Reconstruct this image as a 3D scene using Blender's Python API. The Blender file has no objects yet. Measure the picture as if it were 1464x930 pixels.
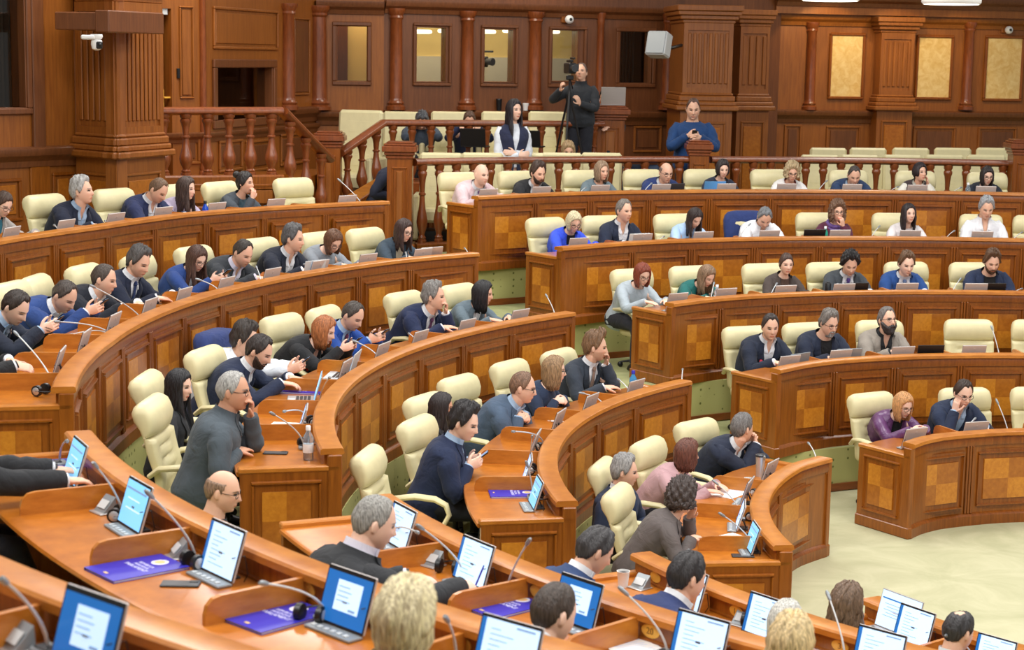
import bpy, math, random
import numpy as np
from mathutils import Matrix, Vector
random.seed(7); RNG = np.random.default_rng(7)
SC = bpy.context.scene; COL = SC.collection
PI = math.pi
# ------------------------------------------------------------------ camera and the plan of the hemicycle
FPX, PITCH, ROLL, EYE = 2562.4, 0.1488, 0.0175, 4.0773
CX, CY = 5.4427, 12.2409
RR = [9.8402, 8.2505, 6.6659, 5.138, 3.5602]
ZR = [2.5245, 2.1079, 1.6935, 1.266, 0.84]
TREAD = [z - 0.84 for z in ZR]
cp, sp = math.cos(PITCH), math.sin(PITCH); cr, sr = math.cos(ROLL), math.sin(ROLL)
def ray(x, y):
    u = (x - 732) / FPX; v = -(y - 465) / FPX
    u, v = cr*u - sr*v, sr*u + cr*v
    return np.array([u, cp + v*sp, -sp + v*cp])
def on_z(x, y, z):
    d = ray(x, y); t = (z - EYE) / d[2]; return d*t + [0, 0, EYE]
def on_Y(x, y, Y):
    d = ray(x, y); return d*Y/d[1] + [0, 0, EYE]
def ang(p): return math.degrees(math.atan2(p[1]-CY, p[0]-CX)) % 360
def rad(p): return math.hypot(p[0]-CX, p[1]-CY)
def on_cyl(x, y, r, lo, hi):
    d = ray(x, y); a = d[0]**2+d[1]**2; b = -2*(d[0]*CX+d[1]*CY); c = CX*CX+CY*CY-r*r
    q = b*b - 4*a*c
    if q < 0: return None
    for t in ((-b+q**.5)/2/a, (-b-q**.5)/2/a):
        p = d*t + [0, 0, EYE]
        if lo <= ang(p) <= hi: return p
    return None
SPAN = {'M': (130, 200), 'R': (55, 131), 'F': (198, 262)}
def polar(th, r, z=0.0):
    a = math.radians(th); return np.array([CX + r*math.cos(a), CY + r*math.sin(a), z])
def interp(x, xs, ys): return float(np.interp(x, xs, ys))
def dr_row(b, k, th):
    if b == 'R': return interp(th, [60, 90, 107, 117, 121, 126.4], [0, 0.02, .07, .05, 0, -.12])
    if b == 'M' and k == 0: return interp(th, [134.7, 144, 150, 158, 166], [-.14, .06, .12, 0, .06])
    if b == 'M' and k == 4: return interp(th, [141, 148, 158, 170, 187], [.04, .09, .07, .05, .01])
    if b == 'M' and k == 1: return interp(th, [135, 143, 160, 181, 193], [-.05, .03, 0, -.05, 0])
    return 0.0
def rowr(b, k, th): return RR[k] + dr_row(b, k, th)

# ------------------------------------------------------------------ materials
MATS = {}
def S(c):  # sRGB 0-255 to linear
    return tuple(((v/255)/12.92 if v/255 <= .04045 else ((v/255+.055)/1.055)**2.4) for v in c) + (1.0,)
def _new(name):
    m = bpy.data.materials.new(name); m.use_nodes = True; n = m.node_tree.nodes; l = m.node_tree.links
    return m, n, l, n['Principled BSDF']
def wood(name, c1, c2, rough=.32, scale=(26, 26, 2.2), coat=.25, rot=(0, 0, 0), bump=.02):
    m, n, l, b = _new(name)
    tc = n.new('ShaderNodeTexCoord'); mp = n.new('ShaderNodeMapping'); mp.inputs['Scale'].default_value = scale; mp.inputs['Rotation'].default_value = rot
    l.new(tc.outputs['Object'], mp.inputs['Vector'])
    a = n.new('ShaderNodeTexNoise'); a.inputs['Scale'].default_value = 1.6; a.inputs['Detail'].default_value = 6; a.inputs['Roughness'].default_value = .6
    l.new(mp.outputs['Vector'], a.inputs['Vector'])
    g = n.new('ShaderNodeTexNoise'); g.inputs['Scale'].default_value = .9; g.inputs['Detail'].default_value = 2
    l.new(tc.outputs['Object'], g.inputs['Vector'])
    mx = n.new('ShaderNodeMath'); mx.operation = 'MULTIPLY_ADD'; mx.inputs[1].default_value = .7
    m2 = n.new('ShaderNodeMath'); m2.operation = 'MULTIPLY'; m2.inputs[1].default_value = .3
    l.new(g.outputs['Fac'], m2.inputs[0]); l.new(a.outputs['Fac'], mx.inputs[0]); l.new(m2.outputs[0], mx.inputs[2])
    r = n.new('ShaderNodeValToRGB'); r.color_ramp.elements[0].position = .33; r.color_ramp.elements[1].position = .68
    r.color_ramp.elements[0].color = S(c2); r.color_ramp.elements[1].color = S(c1)
    l.new(mx.outputs[0], r.inputs[0]); l.new(r.outputs[0], b.inputs['Base Color'])
    b.inputs['Roughness'].default_value = rough; b.inputs['Coat Weight'].default_value = coat; b.inputs['Coat Roughness'].default_value = .18
    bp = n.new('ShaderNodeBump'); bp.inputs['Strength'].default_value = bump; l.new(a.outputs['Fac'], bp.inputs['Height']); l.new(bp.outputs[0], b.inputs['Normal'])
    MATS[name] = m; return m
def plain(name, c, rough=.5, metal=0.0, noise=0.0, nscale=30, bump=0.0, spec=.5, sheen=0.0, emit=0.0, trans=0.0, alpha=1.0, stretch=(1, 1, 1)):
    if name in MATS: return MATS[name]
    m, n, l, b = _new(name); col = S(c)
    b.inputs['Base Color'].default_value = col; b.inputs['Roughness'].default_value = rough; b.inputs['Metallic'].default_value = metal
    b.inputs['Specular IOR Level'].default_value = spec
    if sheen: b.inputs['Sheen Weight'].default_value = sheen
    if emit: b.inputs['Emission Color'].default_value = col; b.inputs['Emission Strength'].default_value = emit
    if trans: b.inputs['Transmission Weight'].default_value = trans
    if noise or bump:
        tc = n.new('ShaderNodeTexCoord'); mp = n.new('ShaderNodeMapping'); mp.inputs['Scale'].default_value = stretch
        l.new(tc.outputs['Object'], mp.inputs['Vector'])
        a = n.new('ShaderNodeTexNoise'); a.inputs['Scale'].default_value = nscale; a.inputs['Detail'].default_value = 4
        l.new(mp.outputs['Vector'], a.inputs['Vector'])
        if noise:
            r = n.new('ShaderNodeValToRGB'); r.color_ramp.elements[0].position = .3; r.color_ramp.elements[1].position = .7
            r.color_ramp.elements[0].color = tuple(max(0, v*(1-noise)) for v in col[:3]) + (1,)
            r.color_ramp.elements[1].color = tuple(min(1, v*(1+noise)) for v in col[:3]) + (1,)
            l.new(a.outputs['Fac'], r.inputs[0]); l.new(r.outputs[0], b.inputs['Base Color'])
        if bump:
            bp = n.new('ShaderNodeBump'); bp.inputs['Strength'].default_value = bump; bp.inputs['Distance'].default_value = .02
            l.new(a.outputs['Fac'], bp.inputs['Height']); l.new(bp.outputs[0], b.inputs['Normal'])
    MATS[name] = m; return m
def cloth(c, kind='wool'):
    nm = 'cloth_%s_%d_%d_%d' % (kind, *c)
    if nm in MATS: return MATS[nm]
    m, n, l, b = _new(nm); col = S(c)
    tc = n.new('ShaderNodeTexCoord')
    a = n.new('ShaderNodeTexNoise'); a.inputs['Scale'].default_value = 7; a.inputs['Detail'].default_value = 3; a.inputs['Distortion'].default_value = 1.2
    l.new(tc.outputs['Object'], a.inputs['Vector'])
    r = n.new('ShaderNodeValToRGB'); r.color_ramp.elements[0].position = .3; r.color_ramp.elements[1].position = .7
    r.color_ramp.elements[0].color = tuple(v*.86 for v in col[:3]) + (1,); r.color_ramp.elements[1].color = tuple(min(1, v*1.12) for v in col[:3]) + (1,)
    l.new(a.outputs['Fac'], r.inputs[0]); l.new(r.outputs[0], b.inputs['Base Color'])
    bp = n.new('ShaderNodeBump'); bp.inputs['Strength'].default_value = .55; bp.inputs['Distance'].default_value = .03
    l.new(a.outputs['Fac'], bp.inputs['Height']); l.new(bp.outputs[0], b.inputs['Normal'])
    b.inputs['Roughness'].default_value = .35 if kind == 'leather' else .85
    b.inputs['Sheen Weight'].default_value = 0.0 if kind == 'leather' else .05
    MATS[nm] = m; return m
def hairmat(c):
    nm = 'hair_%d_%d_%d' % c
    if nm in MATS: return MATS[nm]
    m, n, l, b = _new(nm); col = S(c)
    tc = n.new('ShaderNodeTexCoord'); mp = n.new('ShaderNodeMapping'); mp.inputs['Scale'].default_value = (60, 60, 9)
    l.new(tc.outputs['Object'], mp.inputs['Vector'])
    a = n.new('ShaderNodeTexNoise'); a.inputs['Scale'].default_value = 2.2; a.inputs['Detail'].default_value = 4; l.new(mp.outputs['Vector'], a.inputs['Vector'])
    r = n.new('ShaderNodeValToRGB'); r.color_ramp.elements[0].position = .32; r.color_ramp.elements[1].position = .7
    r.color_ramp.elements[0].color = tuple(v*.5 for v in col[:3]) + (1,); r.color_ramp.elements[1].color = tuple(min(1, v*1.45+.01) for v in col[:3]) + (1,)
    l.new(a.outputs['Fac'], r.inputs[0]); l.new(r.outputs[0], b.inputs['Base Color'])
    bp = n.new('ShaderNodeBump'); bp.inputs['Strength'].default_value = .6; bp.inputs['Distance'].default_value = .01
    l.new(a.outputs['Fac'], bp.inputs['Height']); l.new(bp.outputs[0], b.inputs['Normal'])
    b.inputs['Roughness'].default_value = .48
    MATS[nm] = m; return m

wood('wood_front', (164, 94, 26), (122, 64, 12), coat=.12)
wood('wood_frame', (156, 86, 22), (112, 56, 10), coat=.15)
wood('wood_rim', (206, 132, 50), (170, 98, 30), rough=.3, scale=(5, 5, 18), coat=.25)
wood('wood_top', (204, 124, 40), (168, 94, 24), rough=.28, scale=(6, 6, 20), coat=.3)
wood('inlay_light', (212, 140, 44), (182, 108, 26), scale=(18, 18, 18), rot=(.6, .5, .8))
wood('inlay_dark', (184, 112, 34), (152, 84, 20), scale=(14, 14, 14), rot=(-.6, .5, -.8))
wood('wood_wall', (162, 96, 34), (128, 70, 20), rough=.42, scale=(22, 22, 1.6), coat=.12)
wood('wood_wall_dark', (126, 74, 38), (96, 54, 26), rough=.4, scale=(22, 22, 1.6), coat=.15)
wood('wood_turned', (150, 80, 38), (110, 54, 24), rough=.28, scale=(20, 20, 4), coat=.35)
wood('wood_step', (150, 80, 30), (116, 58, 20), scale=(5, 5, 18))

def patterned_carpet():
    m, n, l, b = _new('carpet_patterned')
    tc = n.new('ShaderNodeTexCoord'); v = n.new('ShaderNodeTexVoronoi'); v.inputs['Scale'].default_value = 13; v.inputs['Randomness'].default_value = .25
    l.new(tc.outputs['Object'], v.inputs['Vector'])
    r = n.new('ShaderNodeValToRGB'); e = r.color_ramp.elements
    e[0].position = .13; e[0].color = S((112, 116, 58)); e[1].position = .2; e[1].color = S((186, 184, 118))
    l.new(v.outputs['Distance'], r.inputs[0]); l.new(r.outputs[0], b.inputs['Base Color']); b.inputs['Roughness'].default_value = .95
    MATS['carpet_patterned'] = m
patterned_carpet()
def mottled(name, c1, c2, scale):
    m, n, l, b = _new(name)
    tc = n.new('ShaderNodeTexCoord'); a = n.new('ShaderNodeTexNoise'); a.inputs['Scale'].default_value = scale; a.inputs['Detail'].default_value = 8; a.inputs['Roughness'].default_value = .65
    a.inputs['Distortion'].default_value = .8
    l.new(tc.outputs['Object'], a.inputs['Vector'])
    r = n.new('ShaderNodeValToRGB'); e = r.color_ramp.elements; e[0].position = .35; e[0].color = S(c2); e[1].position = .65; e[1].color = S(c1)
    l.new(a.outputs['Fac'], r.inputs[0]); l.new(r.outputs[0], b.inputs['Base Color']); b.inputs['Roughness'].default_value = .9
    MATS[name] = m
mottled('carpet_well', (196, 192, 156), (174, 172, 134), 1.6)
mottled('carpet_tread', (176, 178, 128), (150, 154, 104), 2.5)
mottled('burl', (240, 210, 148), (222, 180, 108), 9)
plain('leather', (224, 214, 168), rough=.42, noise=.05, nscale=9, bump=.12)
plain('leather_seam', (160, 148, 100), rough=.6)
plain('black_plastic', (22, 22, 24), rough=.4)
plain('dark_plastic', (48, 50, 54), rough=.4)
plain('silver', (196, 192, 190), rough=.35, metal=.6)
plain('silver_back', (200, 192, 188), rough=.45, metal=.25)
plain('console_grey', (150, 156, 160), rough=.4, metal=.3)
plain('light_grey', (205, 208, 208), rough=.45)
plain('white', (238, 238, 236), rough=.6)
plain('paper', (240, 240, 238), rough=.8)
plain('brass', (240, 184, 72), rough=.35, metal=.15)
plain('brass_dark', (140, 86, 24), rough=.5)
plain('folder_blue', (52, 48, 176), rough=.4)
plain('folder_white', (225, 225, 245), rough=.5)
plain('gold_print', (226, 190, 130), rough=.5)
plain('glass_dark', (30, 24, 20), rough=.06, spec=.8)
plain('chrome', (200, 200, 200), rough=.2, metal=1.0)
plain('screen_blue', (24, 92, 160), rough=.3, emit=.9)
plain('screen_sky', (120, 190, 236), rough=.3, emit=.9)
plain('screen_page', (188, 216, 246), rough=.3, emit=.85)
plain('screen_ink', (120, 150, 190), rough=.3, emit=.6)
plain('lamp_glow', (255, 246, 226), emit=3.0)

# ------------------------------------------------------------------ mesh building
class MB:
    def __init__(s): s.v = []; s.f = []; s.m = []
    def add(s, V, F, mi=0):
        o = len(s.v); s.v.extend([tuple(map(float, p)) for p in V]); s.f.extend([tuple(i+o for i in f) for f in F]); s.m.extend([mi]*len(F)); return s
    def loft(s, rings, closed=True, caps=True, mi=0, flip=False):
        n = len(rings[0]); V = [p for r in rings for p in r]; F = []
        for i in range(len(rings)-1):
            for j in range(n if closed else n-1):
                a = i*n+j; b = i*n+(j+1) % n; F.append((a, b, b+n, a+n) if not flip else (a, a+n, b+n, b))
        if caps and closed:
            F.append(tuple(range(n))[::-1] if not flip else tuple(range(n))); L = (len(rings)-1)*n
            F.append(tuple(range(L, L+n)) if not flip else tuple(range(L, L+n))[::-1])
        return s.add(V, F, mi)
    def box(s, c, h, mi=0, R=None, bev=0.0):
        c = np.array(c, float); h = np.array(h, float)
        if bev <= 0:
            V = [np.array([x, y, z])*h for x in (-1, 1) for y in (-1, 1) for z in (-1, 1)]
            F = [(0, 1, 3, 2), (4, 6, 7, 5), (0, 4, 5, 1), (2, 3, 7, 6), (0, 2, 6, 4), (1, 5, 7, 3)]
        else:
            b = min(bev, *(h*.9)); V = []; idx = {}
            for x in (-1, 1):
                for y in (-1, 1):
                    for z in (-1, 1):
                        for a in range(3):
                            p = np.array([x, y, z])*(h-b); p[a] = (x, y, z)[a]*h[a]; idx[(x, y, z, a)] = len(V); V.append(p)
            F = []
            for a in range(3):
                o = [i for i in range(3) if i != a]
                for sg in (-1, 1):
                    q = []
                    for (u, w) in ((-1, -1), (1, -1), (1, 1), (-1, 1)):
                        k = [0, 0, 0]; k[a] = sg; k[o[0]] = u; k[o[1]] = w; q.append(idx[(*k, a)])
                    F.append(tuple(q))
            for a in range(3):
                o = [i for i in range(3) if i != a]
                for u in (-1, 1):
                    for w in (-1, 1):
                        k0 = [0, 0, 0]; k0[o[0]] = u; k0[o[1]] = w; k1 = list(k0); k0[a] = -1; k1[a] = 1
                        F.append((idx[(*k0, o[0])], idx[(*k1, o[0])], idx[(*k1, o[1])], idx[(*k0, o[1])]))
            for x in (-1, 1):
                for y in (-1, 1):
                    for z in (-1, 1): F.append((idx[(x, y, z, 0)], idx[(x, y, z, 1)], idx[(x, y, z, 2)]))
        V = [(R @ p if R is not None else p) + c for p in V]
        return s.add(V, F, mi)
    def tube(s, P, r, n=8, mi=0, flat=1.0, caps=True):
        P = [np.array(p, float) for p in P]
        if np.isscalar(r): r = [r]*len(P)
        T = []
        for i in range(len(P)):
            t = P[min(i+1, len(P)-1)] - P[max(i-1, 0)]; T.append(t/(np.linalg.norm(t)+1e-9))
        u = np.cross(T[0], [0, 0, 1.0])
        if np.linalg.norm(u) < .05: u = np.cross(T[0], [0, 1.0, 0])
        rings = []
        for i, p in enumerate(P):
            u = u - T[i]*np.dot(u, T[i]); u /= np.linalg.norm(u)+1e-9; w = np.cross(T[i], u)
            rings.append([p + r[i]*(math.cos(a)*u + flat*math.sin(a)*w) for a in [2*PI*j/n for j in range(n)]])
        return s.loft(rings, mi=mi, caps=caps)
    def lathe(s, prof, c=(0, 0, 0), n=20, mi=0, axis=None):
        c = np.array(c, float); rings = []
        for r, z in prof:
            ring = []
            for j in range(n):
                a = 2*PI*j/n; p = np.array([r*math.cos(a), r*math.sin(a), z])
                ring.append(c + (axis @ p if axis is not None else p))
            rings.append(ring)
        return s.loft(rings, mi=mi)
    def ball(s, c, h, n=12, mi=0, R=None):
        c = np.array(c, float); rings = []
        for i in range(1, n):
            e = -PI/2 + PI*i/n; ring = []
            for j in range(2*n):
                a = PI*j/n; p = np.array([math.cos(e)*math.cos(a)*h[0], math.cos(e)*math.sin(a)*h[1], math.sin(e)*h[2]])
                ring.append(c + (R @ p if R is not None else p))
            rings.append(ring)
        return s.loft(rings, mi=mi)
    def build(s, name, mats, parent=None, smooth=True, ang_=.7):
        me = bpy.data.meshes.new(name); me.from_pydata(s.v, [], s.f)
        if not isinstance(mats, (list, tuple)): mats = [mats]
        for m in mats: me.materials.append(MATS[m] if isinstance(m, str) else m)
        if len(mats) > 1: me.polygons.foreach_set('material_index', s.m)
        if smooth:
            me.polygons.foreach_set('use_smooth', [True]*len(me.polygons))
            me.set_sharp_from_angle(angle=ang_)
        me.update()
        o = bpy.data.objects.new(name, me); COL.objects.link(o)
        if parent is not None: o.parent = parent
        return o
def empty(name, loc=(0, 0, 0), rz=0.0):
    o = bpy.data.objects.new(name, None); COL.objects.link(o); o.location = tuple(map(float, loc)); o.rotation_euler = (0, 0, rz); o.empty_display_size = .1; return o
def tag(o, label=None, cat=None, group=None, kind=None):
    if label: o['label'] = label
    if cat: o['category'] = cat
    if group: o['group'] = group
    if kind: o['kind'] = kind
    return o
KIDS = {}
def copy_tree(o, parent=None):
    c = o.copy(); COL.objects.link(c); c.parent = parent
    for ch in [x for x in o.children]: copy_tree(ch, c)
    return c
def sweep(mb, prof, rf, th0, th1, step=1.5, mi=0, caps=True, zf=0.0):
    """closed profile [(dr, z)] swept along the row's arc"""
    n = max(2, int(abs(th1-th0)/step)+1)
    rings = [[polar(t, rf(t)+d, z+zf) for d, z in prof] for t in np.linspace(th0, th1, n)]
    return mb.loft(rings, mi=mi, caps=caps)
def text_mesh(mb, txt, M, size, mi=0, ext=.001):
    """letters as geometry, laid out by M (4x4: x right, y up, z out)"""
    cu = bpy.data.curves.new('t', 'FONT'); cu.body = txt; cu.size = size; cu.extrude = ext; cu.align_x = 'CENTER'; cu.align_y = 'CENTER'; cu.resolution_u = 2
    o = bpy.data.objects.new('t', cu); COL.objects.link(o); dg = bpy.context.evaluated_depsgraph_get(); dg.update()
    me = bpy.data.meshes.new_from_object(o.evaluated_get(dg))
    V = [M @ v.co for v in me.vertices]; F = [tuple(p.vertices) for p in me.polygons]
    mb.add([(v.x, v.y, v.z) for v in V], F, mi)
    bpy.data.objects.remove(o); bpy.data.curves.remove(cu); bpy.data.meshes.remove(me)
# ------------------------------------------------------------------ the floor, the tiers and the aisles
CENTER_R = lambda r: (lambda t: r)
mb = MB(); n = 72
def annulus(name, r0, r1, z, th0, th1, mat, th=.12):
    m = MB(); sweep(m, [(r0, z), (r1, z), (r1, z-th), (r0, z-th)], CENTER_R(0), th0, th1, 3)
    return tag(m.build(name, mat, smooth=False), kind='structure')
# the well and each tier's floor, one slab per tier
m = MB(); R0 = RR[4]+1.6
rings = [[polar(t, r, z) for r, z in ((0.01, 0), (R0, 0), (R0, -.2), (.01, -.2))] for t in np.linspace(0, 360, 73)[:-1]]
rings.append(rings[0]); m.loft(rings, caps=False)
tag(m.build('floor', 'carpet_well', smooth=False), kind='structure')
TH0, TH1 = 58, 262
for k in (3, 2, 1, 0):
    rin = RR[k]-.02; rout = (RR[k-1]-.02) if k else 17.9; z = TREAD[k]
    m = MB(); sweep(m, [(rin, z), (rout+.3, z), (rout+.3, z-.25), (rin, z-.25)], CENTER_R(0), TH0, TH1 if k else 252, 2.5)
    tag(m.build('floor', 'carpet_tread', smooth=False), kind='structure')
    m = MB(); sweep(m, [(rin-.015, z-.002), (rin+.02, z-.002), (rin+.02, z-.43), (rin-.015, z-.43)], CENTER_R(0), TH0, TH1, 2.0)
    tag(m.build('wall_riser', 'carpet_patterned', smooth=False), kind='structure')
    zb = z-.4167
    m = MB(); sweep(m, [(rin-.035, zb+.07), (rin-.01, zb+.07), (rin-.01, zb), (rin-.035, zb)], CENTER_R(0), TH0, TH1, 2.0)
    tag(m.build('baseboard_riser', 'wood_step', smooth=False), kind='structure')
# half steps in the two aisles
for (a0, a1) in ((127.5, 134), (195, 202)):
    for k in (3, 2, 1, 0):
        rin = RR[k]-.03; z = TREAD[k]-.21
        m = MB(); sweep(m, [(rin-.34, z), (rin+.01, z), (rin+.01, z-.21), (rin-.34, z-.21)], CENTER_R(0), a0, a1, 1.5)
        o = tag(m.build('floor_step', 'carpet_tread', smooth=False), kind='structure')
        m = MB(); sweep(m, [(rin-.36, z+.012), (rin-.28, z+.012), (rin-.28, z-.03), (rin-.36, z-.03)], CENTER_R(0), a0, a1, 1.5)
        m.build('trim', 'wood_step', o, smooth=False)

# ------------------------------------------------------------------ the curved desks
def panel(mb, P, u, v, n, w, h, mi_frame=0, inlay=True, fd=.022, q=(1, 2)):
    """raised moulding and a raised quartered-veneer field on a plane; P = lower-left corner, u/v unit axes, n outward"""
    P, u, v, n = map(np.array, (P, u, v, n)); fw = min(.022, w*.12)
    def slab(x0, x1, y0, y1, d0, d1, mi, ch=0.0):
        V = [P+u*x+v*y+n*d for d in (d0, d1) for x, y in ((x0+(ch if d == d1 else 0), y0+(ch if d == d1 else 0)), (x1-(ch if d == d1 else 0), y0+(ch if d == d1 else 0)), (x1-(ch if d == d1 else 0), y1-(ch if d == d1 else 0)), (x0+(ch if d == d1 else 0), y1-(ch if d == d1 else 0)))]
        F = [(4, 5, 6, 7), (0, 1, 5, 4), (1, 2, 6, 5), (2, 3, 7, 6), (3, 0, 4, 7)]
        mb.add(V, F, mi)
    slab(0, w, 0, fw, 0, fd, mi_frame, .006); slab(0, w, h-fw, h, 0, fd, mi_frame, .006)
    slab(0, fw, fw, h-fw, 0, fd, mi_frame, .006); slab(w-fw, w, fw, h-fw, 0, fd, mi_frame, .006)
    g = fw+.045 if w > .3 else fw+.03
    if inlay:
        xm, ym = w/2, h/2
        slab(g, xm, g, ym, 0, .012, q[1], 0); slab(xm, w-g, g, ym, 0, .012, q[0], 0)
        slab(g, xm, ym, h-g, 0, .012, q[0], 0); slab(xm, w-g, ym, h-g, 0, .012, q[1], 0)
    else: slab(g, w-g, g, h-g, 0, .012, q[0], .01)
def tang(th): a = math.radians(th); return np.array([-math.sin(a), math.cos(a), 0])   # direction of growing angle
def radial(th): a = math.radians(th); return np.array([math.cos(a), math.sin(a), 0])
UPZ = np.array([0, 0, 1.0])
DESKS = {}
BAYS = {'R0': (122.0, 4.61), 'R1': (120.2, 5.52), 'R2': (120.0, 6.15), 'R3': (117.2, 7.85), 'R4': (111.9, 12.6), 'M0': (134.6, 4.55), 'M1': (136.0, 5.28), 'M2': (137.9, 6.88), 'M3': (140.0, 8.62), 'M4': (143.2, 13.1), 'F0': (202, 5.0), 'F1': (209.5, 6.15), 'F2': (205.3, 6.2), 'F3': (213.7, 8.0), 'F4': (218.5, 11.4)}
BAYW = .78
ROWNAME = {0: 'topmost', 1: 'second from top', 2: 'middle', 3: 'second from bottom', 4: 'lowest'}
BLK = {'R': 'block facing the camera', 'M': 'block at the bend', 'F': 'block seen from behind'}
def desk(b, k, th0, th1, end0, end1):
    """th0<th1; end panels where end0/end1"""
    rf = lambda t: rowr(b, k, t); zr = ZR[k]; zt = TREAD[k]; zw = zr-.13
    root = empty('curved_desk', (0, 0, 0))
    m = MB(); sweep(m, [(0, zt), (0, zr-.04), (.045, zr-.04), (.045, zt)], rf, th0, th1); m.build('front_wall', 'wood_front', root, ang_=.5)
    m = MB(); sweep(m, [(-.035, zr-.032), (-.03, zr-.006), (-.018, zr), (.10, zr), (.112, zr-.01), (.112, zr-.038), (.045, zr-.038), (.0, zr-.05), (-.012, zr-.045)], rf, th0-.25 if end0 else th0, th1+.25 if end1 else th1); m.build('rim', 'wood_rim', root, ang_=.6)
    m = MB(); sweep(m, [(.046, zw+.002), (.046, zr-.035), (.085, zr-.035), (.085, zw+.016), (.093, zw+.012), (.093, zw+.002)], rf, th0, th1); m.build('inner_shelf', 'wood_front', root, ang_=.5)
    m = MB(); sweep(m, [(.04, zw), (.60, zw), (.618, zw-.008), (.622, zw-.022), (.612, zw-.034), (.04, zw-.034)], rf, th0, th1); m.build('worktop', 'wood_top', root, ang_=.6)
    m = MB(); sweep(m, [(-.03, zt), (-.03, zt+.085), (-.018, zt+.10), (-.0, zt+.112), (.01, zt+.11), (.01, zt)], rf, th0, th1); m.build('plinth', 'wood_frame', root, ang_=.5)
    m = MB(); sweep(m, [(-.015, zr-.115), (-.02, zr-.075), (-.01, zr-.045), (.01, zr-.045), (.01, zr-.115)], rf, th0, th1); m.build('cornice', 'wood_frame', root, ang_=.5)
    ph0, stp = BAYS[b+str(k)]; ed = [ph0+stp*i for i in range(-30, 40)]; ed = [th0]+[e for e in ed if th0+.3*stp < e < th1-.3*stp]+[th1]; nb = len(ed)-1
    for i in range(nb):
        ta, tb = ed[i], ed[i+1]; tm = (ta+tb)/2; dth = tb-ta
        r = rf(tm); wbay = math.radians(dth)*r
        pw = wbay-.17; ph = .50
        u = -tang(tm); nrm = -radial(tm)
        sag = r*(1-math.cos(math.radians(dth)/2*(pw/wbay)))+.004
        C = polar(tm, r) + nrm*0.0
        m = MB(); P = C - u*pw/2 + UPZ*(zt+.165) + nrm*(-sag*.0)
        # a thin backing plate so that the flat panel sits proud of the curved front
        m.box(C + nrm*(-sag+.006+sag*.5) + UPZ*(zt+.165+ph/2), (pw/2+.02, .008+sag*.5, ph/2+.02), 0, R=np.column_stack([u, nrm, UPZ]))
        panel(m, P + nrm*(.013), u, UPZ, nrm, pw, ph, 0, True)
        m.build('front_panel', ['wood_frame', 'inlay_light', 'inlay_dark'], root, smooth=False)
        for tt in ([ta] if i else []):
            m = MB(); c2 = polar(tt, rf(tt)); u2 = -tang(tt); n2 = -radial(tt); Rm = np.column_stack([u2, n2, UPZ]); hh = (zr-.115-zt-.11)/2
            for dx in (-.03, 0, .03):
                m.box(c2 + u2*dx + n2*.006 + UPZ*(zt+.11+hh), (.011, .014, hh), 0, R=Rm, bev=.004)
            m.build('pilaster', 'wood_frame', root, smooth=False)
        # dividers between the seats and a number plate at each
        if i:
            c3 = polar(ta, rf(ta)); n3 = radial(ta); u3 = tang(ta); m = MB()
            prof = [(.10, zw), (.10, zw+.105), (.48, zw+.105), (.515, zw+.098), (.54, zw+.075), (.55, zw+.04), (.55, zw)]
            V = [c3 + n3*a + UPZ*z + u3*s for s in (-.011, .011) for a, z in prof]; q = len(prof)
            F = [tuple(range(q)), tuple(range(2*q-1, q-1, -1))] + [(j, j+q, (j+1) % q+q, (j+1) % q) for j in range(q)]
            m.add(V, F); m.build('divider', 'wood_rim', root, smooth=False)
    for th, on, sg in ((th0, end0, -1), (th1, end1, 1)):
        if not on: continue
        c = polar(th, rf(th)); n_ = radial(th); u_ = tang(th)*sg
        m = MB(); R_ = np.column_stack([n_, u_, UPZ]); dep = .60
        m.box(c + n_*(dep/2) + u_*.012 + UPZ*(zt+(zr-.115-zt)/2), (dep/2, .02, (zr-.115-zt)/2), 0, R=R_)
        m.box(c + n_*(.025) + u_*.014 + UPZ*(zt+(zr-.04-zt)/2), (.045, .028, (zr-.04-zt)/2), 0, R=R_, bev=.006)
        m.box(c + n_*(dep/2-.01) + u_*.018 + UPZ*(zt+.05), (dep/2+.02, .03, .05), 0, R=R_, bev=.008)
        d = np.cross(UPZ, u_)   # across, so that (d, up, u_) is right handed
        pw, ph = dep-.17, .50
        panel(m, c + n_*(dep/2+.02) - d*pw/2 + UPZ*(zt+.15) + u_*.032, d, UPZ, u_, pw, ph, 0, True)
        m.build('end_panel', ['wood_front', 'inlay_light', 'inlay_dark'], root, smooth=False)
        m = MB(); m.box(c + n_*(dep/2) + u_*.012 + UPZ*(zw+.008), (dep/2+.012, .03, .018), 0, R=R_, bev=.008); m.build('end_cap', 'wood_rim', root, smooth=False)
    tag(root, 'long curved wooden desk of the %s row, %s' % (ROWNAME[k], BLK[b]), 'desk', 'curved rows of the chamber desks')
    DESKS[b+str(k)] = (root, th0, th1, nb)
ENDS = {'R0': (74, 126.8), 'R1': (74, 127.2), 'R2': (74, 125.9), 'R3': (76, 126.2), 'R4': (82, 124.5),
        'M0': (134.7, 182), 'M1': (135.3, 192.8), 'M2': (137.1, 193.1), 'M3': (139.0, 191.5), 'M4': (141.3, 187.3),
        'F0': (201.5, 236), 'F1': (202.1, 238), 'F2': (203.8, 238), 'F3': (205.7, 236), 'F4': (207.1, 234)}
for key, (a, b_) in ENDS.items():
    desk(key[0], int(key[1]), a, b_, key[0] != 'R', key[0] != 'F')
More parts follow.
